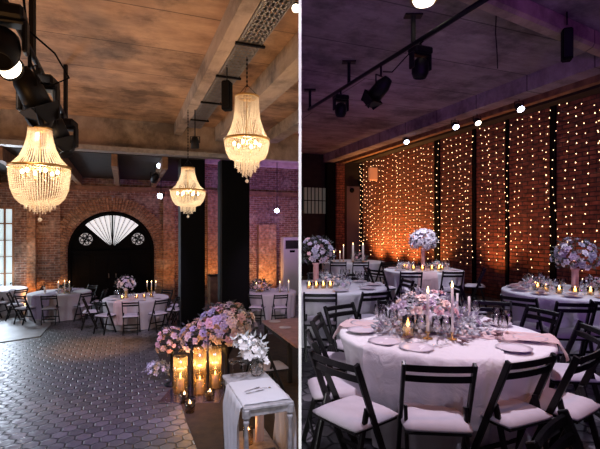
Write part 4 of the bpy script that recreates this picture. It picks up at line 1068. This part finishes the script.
low_flowers((2.95, 9.35, .757), .22, 'low blush flowers right of the white flower ball', ['rose_blush', 'rose_pink'], 95)
low_flowers((2.25, 9.35, .757), .2, 'low blush flowers left of the white flower ball', ['rose_blush', 'rose_pink'], 96)
for k, (dx, h) in enumerate(((.32, .24), (.58, .26), (-.38, .2))): candle_set((T5[0]+dx, 13.1, FL+.757), h, 'lit candle on the candlelit table before the cooler, %s of three' % NUM[k], group='candles before the cooler', r=.02)
# cream cabinet cooler
sA = 6.2; t = empty('air_conditioner', rm(sA, 16.6, FL), TH, 'tall cream floor-standing cabinet cooler by the right back brickwork', 'air conditioner')
MB().box((0, 0, 1.17), (.74, .36, 2.34), bev=.02).build('cabinet', 'ac', t)
MB().box((0, -.185, 2.05), (.58, .01, .34), bev=.004).build('air_outlet', 'dark_timber', t)
MB().box((0, -.187, 1.78), (.22, .01, .09), bev=.004).build('display', 'black', t)
MB().box((0, -.183, .8), (.6, .012, 1.5), bev=.004).build('front_panel', 'ac', t)
# counter seen between the pillars
t = empty('bar_counter', rm(3.4, 15.6, FL), TH, 'low dark counter seen between the two black pillars', 'counter'); MB().box((0, 0, .5), (1.3, .5, 1.0), bev=.01).build('cabinet', 'timber', t); MB().box((0, 0, 1.02), (1.36, .56, .04), bev=.01).build('worktop', 'dark_timber', t)
mb = MB().box((0, 0, .06), (.4, .3, .12), bev=.02); tag(mb.build('serving_tray', 'cushion', None, rm(3.62, 15.6, FL+1.04), TH), 'pale box lying on the counter between the pillars', 'box')
# long wooden table cut by the partition
c0 = Vector((-.06, 6.95, FL)); t = empty('wooden_table', c0, TH-.03, 'long pink-lit wooden table between the flowers and the partition', 'table')
o = MB().box((.45, 1.05, .735), (.9, 2.1, .05), bev=.008).build('tabletop', 'pink_lit_wood', t); clip(o, -1)
o = MB().box((.45, 1.05, .66), (.8, 2.0, .09)).build('apron', 'dark_timber', t); clip(o, -1)
for (x, y) in ((.06, .5), (.06, 2.0)): MB().box((x, y, .36), (.07, .07, .72)).build('leg', 'dark_timber', t)
chair(-.44, 6.9, (.92, .38), 'black folding chair drawn up to the wooden table, beside the white orchids', 'chairs at the wooden table', FL)
chair(-.85, 8.1, (.92, .38), 'black folding chair farther along the wooden table behind the roses', 'chairs at the wooden table', FL)
for k, (x, y) in enumerate(((-.28, 8.2), (-.5, 8.75))): tag(inst(PL, 'plate', (x, y, FL+.762)), 'pale plate on the pink-lit wooden table, %s one' % ('nearer', 'farther')[k], 'plate', 'plates on the wooden table')

# ------------------------------------------------------------------ foreground flowers and candles (left hall)
t = empty('rose_arrangement', (-1.22, 7.35, FL), 0, 'large cascade of pink and lilac roses on a black pedestal in the left foreground', 'flowers')
MB().lathe([(.001, 0), (.2, 0), (.2, .02), (.05, .05), (.04, .5), (.1, .6), (.14, .72), (.001, .72)], 20).build('pedestal', 'dark_metal', t)
bouquet(t, (.0, 0, 1.02), .44, 95, ['rose_pink', 'rose_blush', 'rose_blush', 'rose_lilac', 'rose_grey'], 71, .095, 330, .75, 'leaf', -.75, .09)
t2 = empty('rose_arrangement', (-1.78, 7.2, FL), 0, 'lilac rose cluster spilling behind the tall candle cylinders', 'flowers')
MB().lathe([(.001, 0), (.12, 0), (.12, .02), (.03, .05), (.03, .62), (.08, .7), (.001, .7)], 16).build('pedestal', 'dark_metal', t2)
bouquet(t2, (.1, 0, .82), .28, 34, ['rose_blush', 'rose_lilac', 'rose_grey', 'rose_blush'], 72, .08, 160, .95, 'leaf', -.8, .07)
t3 = empty('rose_arrangement', (-2.15, 7.35, FL), 0, 'loose blush rose cluster at the left end of the floor flowers', 'flowers')
MB().lathe([(.001, 0), (.12, 0), (.12, .02), (.02, .05), (.02, .5), (.07, .58), (.001, .58)], 16).build('pedestal', 'dark_metal', t3)
bouquet(t3, (0, 0, .74), .25, 32, ['rose_blush', 'rose_blush', 'rose_pink'], 73, .065, 130, .9, 'leaf', -.8, .07)
t4 = empty('white_foliage', (-2.5, 7.75, FL), 0, 'pale feathery white foliage lying on the paving left of the candles', 'flowers')
bouquet(t4, (0, 0, .12), .22, 24, ['orchid', 'rose_white'], 74, .05, 160, .6, 'grey_leaf', -.1, .06)
G = 'tall candle cylinders on the floor'
for k, (px, py, Y, h, r) in enumerate(((183, 391, 7.1, .58, .11), (202, 391, 7.05, .72, .1), (217, 383, 7.3, .66, .1))):
    x = (px-300)/F*Y
    lb = ('left', 'middle', 'right')[k]
    o = cyl_candle((x, Y-.15, FL+.0125), r, h, 'tall glass cylinder with floating candles, %s of the three on the floor' % lb, G, ch=.22, gm='glow_glass')
    MB().lathe([(.001, .45*h+.08), (r*.5, .45*h+.08), (r*.55, .45*h+.12), (.001, .45*h+.12)], 14).build('floating_candle', 'candle', o)
    l = lamp('POINT', (0, 0, 0), None, 7, (1, .62, .32), .04, name='candle_light'); l.parent = o; l.location = (0, 0, .5)
# slim black rods of the candle stand
for k, px in enumerate((192, 208)):
    x = (px-300)/F*6.75; t = empty('iron_rod_stand', (x, 6.75, FL+.009), 0, 'slim black iron rod standing %s the candle cylinders' % ('left between', 'right between')[k], 'rod stand', 'iron rods among the candles')
    MB().lathe([(.001, 0), (.05, 0), (.05, .01), (.001, .01)], 12).build('foot', 'dark_metal', t); MB().tube([(0, 0, .01), (0, 0, .95)], .009, 8).build('rod', 'dark_metal', t)
for k, (x, y) in enumerate(((-1.72, 6.55), (-1.55, 6.2), (-1.36, 6.65))):
    votive((x, y, FL+.009), 'lit votive glass on the floor before the cylinders, %s from the left' % NUM[k], 'votives on the floor', 1.9)
l = lamp('POINT', (-1.55, 6.3, FL+.35), None, 2, (1, .5, .18), .04, name='candle_light')
# mirror tray
mb = MB().box((0, 0, .006), (.9, .55, .012), bev=.004); tag(mb.build('mirror_tray', mat('dull_mirror', (.35, .33, .38), .15, .9), None, (-1.66, 6.83, FL+.0)), 'low reflective tray under the candle cylinders', 'tray')

# console table
KA = radians(21); kl, kw, kh = 1.05, .5, .9
K = Vector((-.525, 4.12, FL))                   # near left corner
t = empty('console_table', K, KA, 'whitewashed wooden console table in the left foreground', 'table')
MB().box((kw/2, kl/2, kh-.02), (kw, kl, .03), bev=.006).build('tabletop', 'worn_wood', t)
for x in (.03, kw-.03):
    for y in (.03, kl-.03):
        lg = MB(); lg.lathe([(.001, 0), (.02, 0), (.026, .05), (.018, .09), (.024, .2), (.026, .5), (.018, .7), (.03, .74), (.03, .77), (.001, .77)], 12, Matrix.Translation((x, y, 0)))
        if y > .5: lg = MB().box((x, y, .43), (.035, .035, .86), bev=.004)
        lg = lg.build('leg', 'worn_wood' if y < .5 else 'dark_metal', t)
        if y < .5: MB().box((x, y, .83), (.075, .075, .11), bev=.02).build('corner_block', 'worn_wood', lg)
for x in (.03, kw-.03): MB().box((x, kl/2, kh-.075), (.025, kl-.1, .07), bev=.004).build('side_rail', 'worn_wood', t)
for y in (.03, kl-.03): MB().box((kw/2, y, kh-.07), (kw-.1, .025, .06), bev=.004).build('end_rail', 'worn_wood', t)
for x in (.03, kw-.03): MB().bar((x, .05, .22), (x, kl-.05, .22), .03, .03).build('stretcher', 'worn_wood', t)
MB().box((kw/2, kl-.35, .245), (kw-.1, .5, .02), bev=.005).build('shelf', 'worn_wood', t)
def km(x, y, z=0): return K + Matrix.Rotation(KA, 3, 'Z') @ Vector((x, y, z))
# linen over the console: falls at the left side and over the right side
mb = MB(); ns, nr = 40, 26; vs = []
r_ = random.Random(3)
for j in range(nr+1):
    y = .06+.68*j/nr
    for i in range(ns+1):
        s = -.86+(.86*2+kw)*i/ns
        f = sin(y*38+1.2*sin(s*6)); z = kh+.002+.003*(1+sin(s*30+y*20))
        if s < 0: d_ = -s; xx = -.012-.022*min(1, d_*5)*(1+f); zz = z-d_; yy = y-.06*d_+.05*d_*sin(y*9)
        elif s > kw: d_ = s-kw; xx = kw+.012+.018*min(1, d_*5)*(1+f); zz = z-d_; yy = y
        else: xx, yy, zz = s, y, z
        vs.append((xx, yy, zz))
mb.add(vs, [(j*(ns+1)+i, j*(ns+1)+i+1, (j+1)*(ns+1)+i+1, (j+1)*(ns+1)+i) for j in range(nr) for i in range(ns)], True)
tag(mb.build('table_runner', mat('washed_linen', (.62, .6, .66), .85, bump=.15, scale=40), None, K, KA), 'white linen cloth draped over the console table and falling at its sides', 'table runner')
# blush ribbon hanging inside
mb = MB(); vs = []
for j in range(13):
    for i in range(9): vs.append((i*.012, .012*sin(i*1.8+j*.2), -.06*j))
mb.add(vs, [(j*9+i, j*9+i+1, (j+1)*9+i+1, (j+1)*9+i) for j in range(12) for i in range(8)], True)
tag(mb.build('gauze_ribbon', 'blush', None, km(.28, .62, kh-.04), KA), 'blush gauze strip hanging under the console table', 'ribbon')
G = 'coupe glasses on the console table'
for k, (x, y) in enumerate(((.1, .93), (.2, .86), (.29, .95))):
    p = km(x, y, kh+.004); wineglass(p, 'clear coupe glass on the console table, %s from the left' % NUM[k], G, True, 1.15)
p = km(.36, .86, kh+.003); t = empty('orchid_vase', p, 0, 'clear glass bowl with a spray of white orchids on the console table', 'flowers')
MB().lathe([(.001, .004), (.05, .004), (.075, .05), (.08, .12), (.07, .16), (.067, .16), (.075, .12), (.07, .05), (.001, .012)], 20).build('glass_bowl', 'glass', t)
bouquet(t, (-.05, .05, .3), .15, 26, ['orchid', 'orchid', 'rose_white'], 81, .055, 70, .8, 'grey_leaf', -.9, .08)
bouquet(t, (-.16, .0, .38), .1, 12, ['orchid'], 82, .05, 20, .8, 'grey_leaf', -.6, .07)
for k in range(10): 
    a_ = k/9; o = inst(ROSE['orchid'], 'bloom', (.02+.1*a_, -.02, .3-.22*a_*a_+.08*a_), t, sc=.036)
    o.rotation_euler = (1.0, 0, k*.7)
mb = MB(); [mb.tube([(.01*cos(k), .01*sin(k), .02), (-.08+.03*k, .02, .25)], .003, 5) for k in range(5)]; mb.build('stems', 'leaf', t)
def cutlery(p, rz, kind, label):
    mb = MB()
    if kind == 'fork':
        mb.bar((0, 0, .004), (0, .13, .004), .009, .004); mb.box((0, .145, .004), (.022, .03, .003))
        for k in range(4): mb.box((-.009+.006*k, .175, .004), (.003, .035, .003))
    elif kind == 'knife': mb.bar((0, 0, .004), (0, .1, .004), .011, .005); mb.box((0, .155, .004), (.016, .11, .003), bev=.001)
    else: mb.bar((0, 0, .004), (0, .13, .004), .008, .004); mb.ball((0, .155, .005), .017, 10, 5, .25)
    tag(mb.build(kind, 'steel', None, p, rz), label, kind)
cutlery(km(.1, .38, kh+.011), KA-1.2, 'fork', 'silver fork lying on the linen of the console table')
cutlery(km(.1, .32, kh+.011), KA-1.35, 'knife', 'silver knife lying nearest the camera on the console linen')
cutlery(km(.22, .42, kh+.011), KA-1.7, 'spoon', 'silver spoon lying across the console linen')
p = km(.2, .62, .257); cyl_candle(p, .055, .17, 'small glass with a glowing candle on the shelf under the console table', ch=.1)
l = lamp('POINT', p+Vector((0, 0, .22)), None, 1.5, (1, .5, .18), .03, name='candle_light')
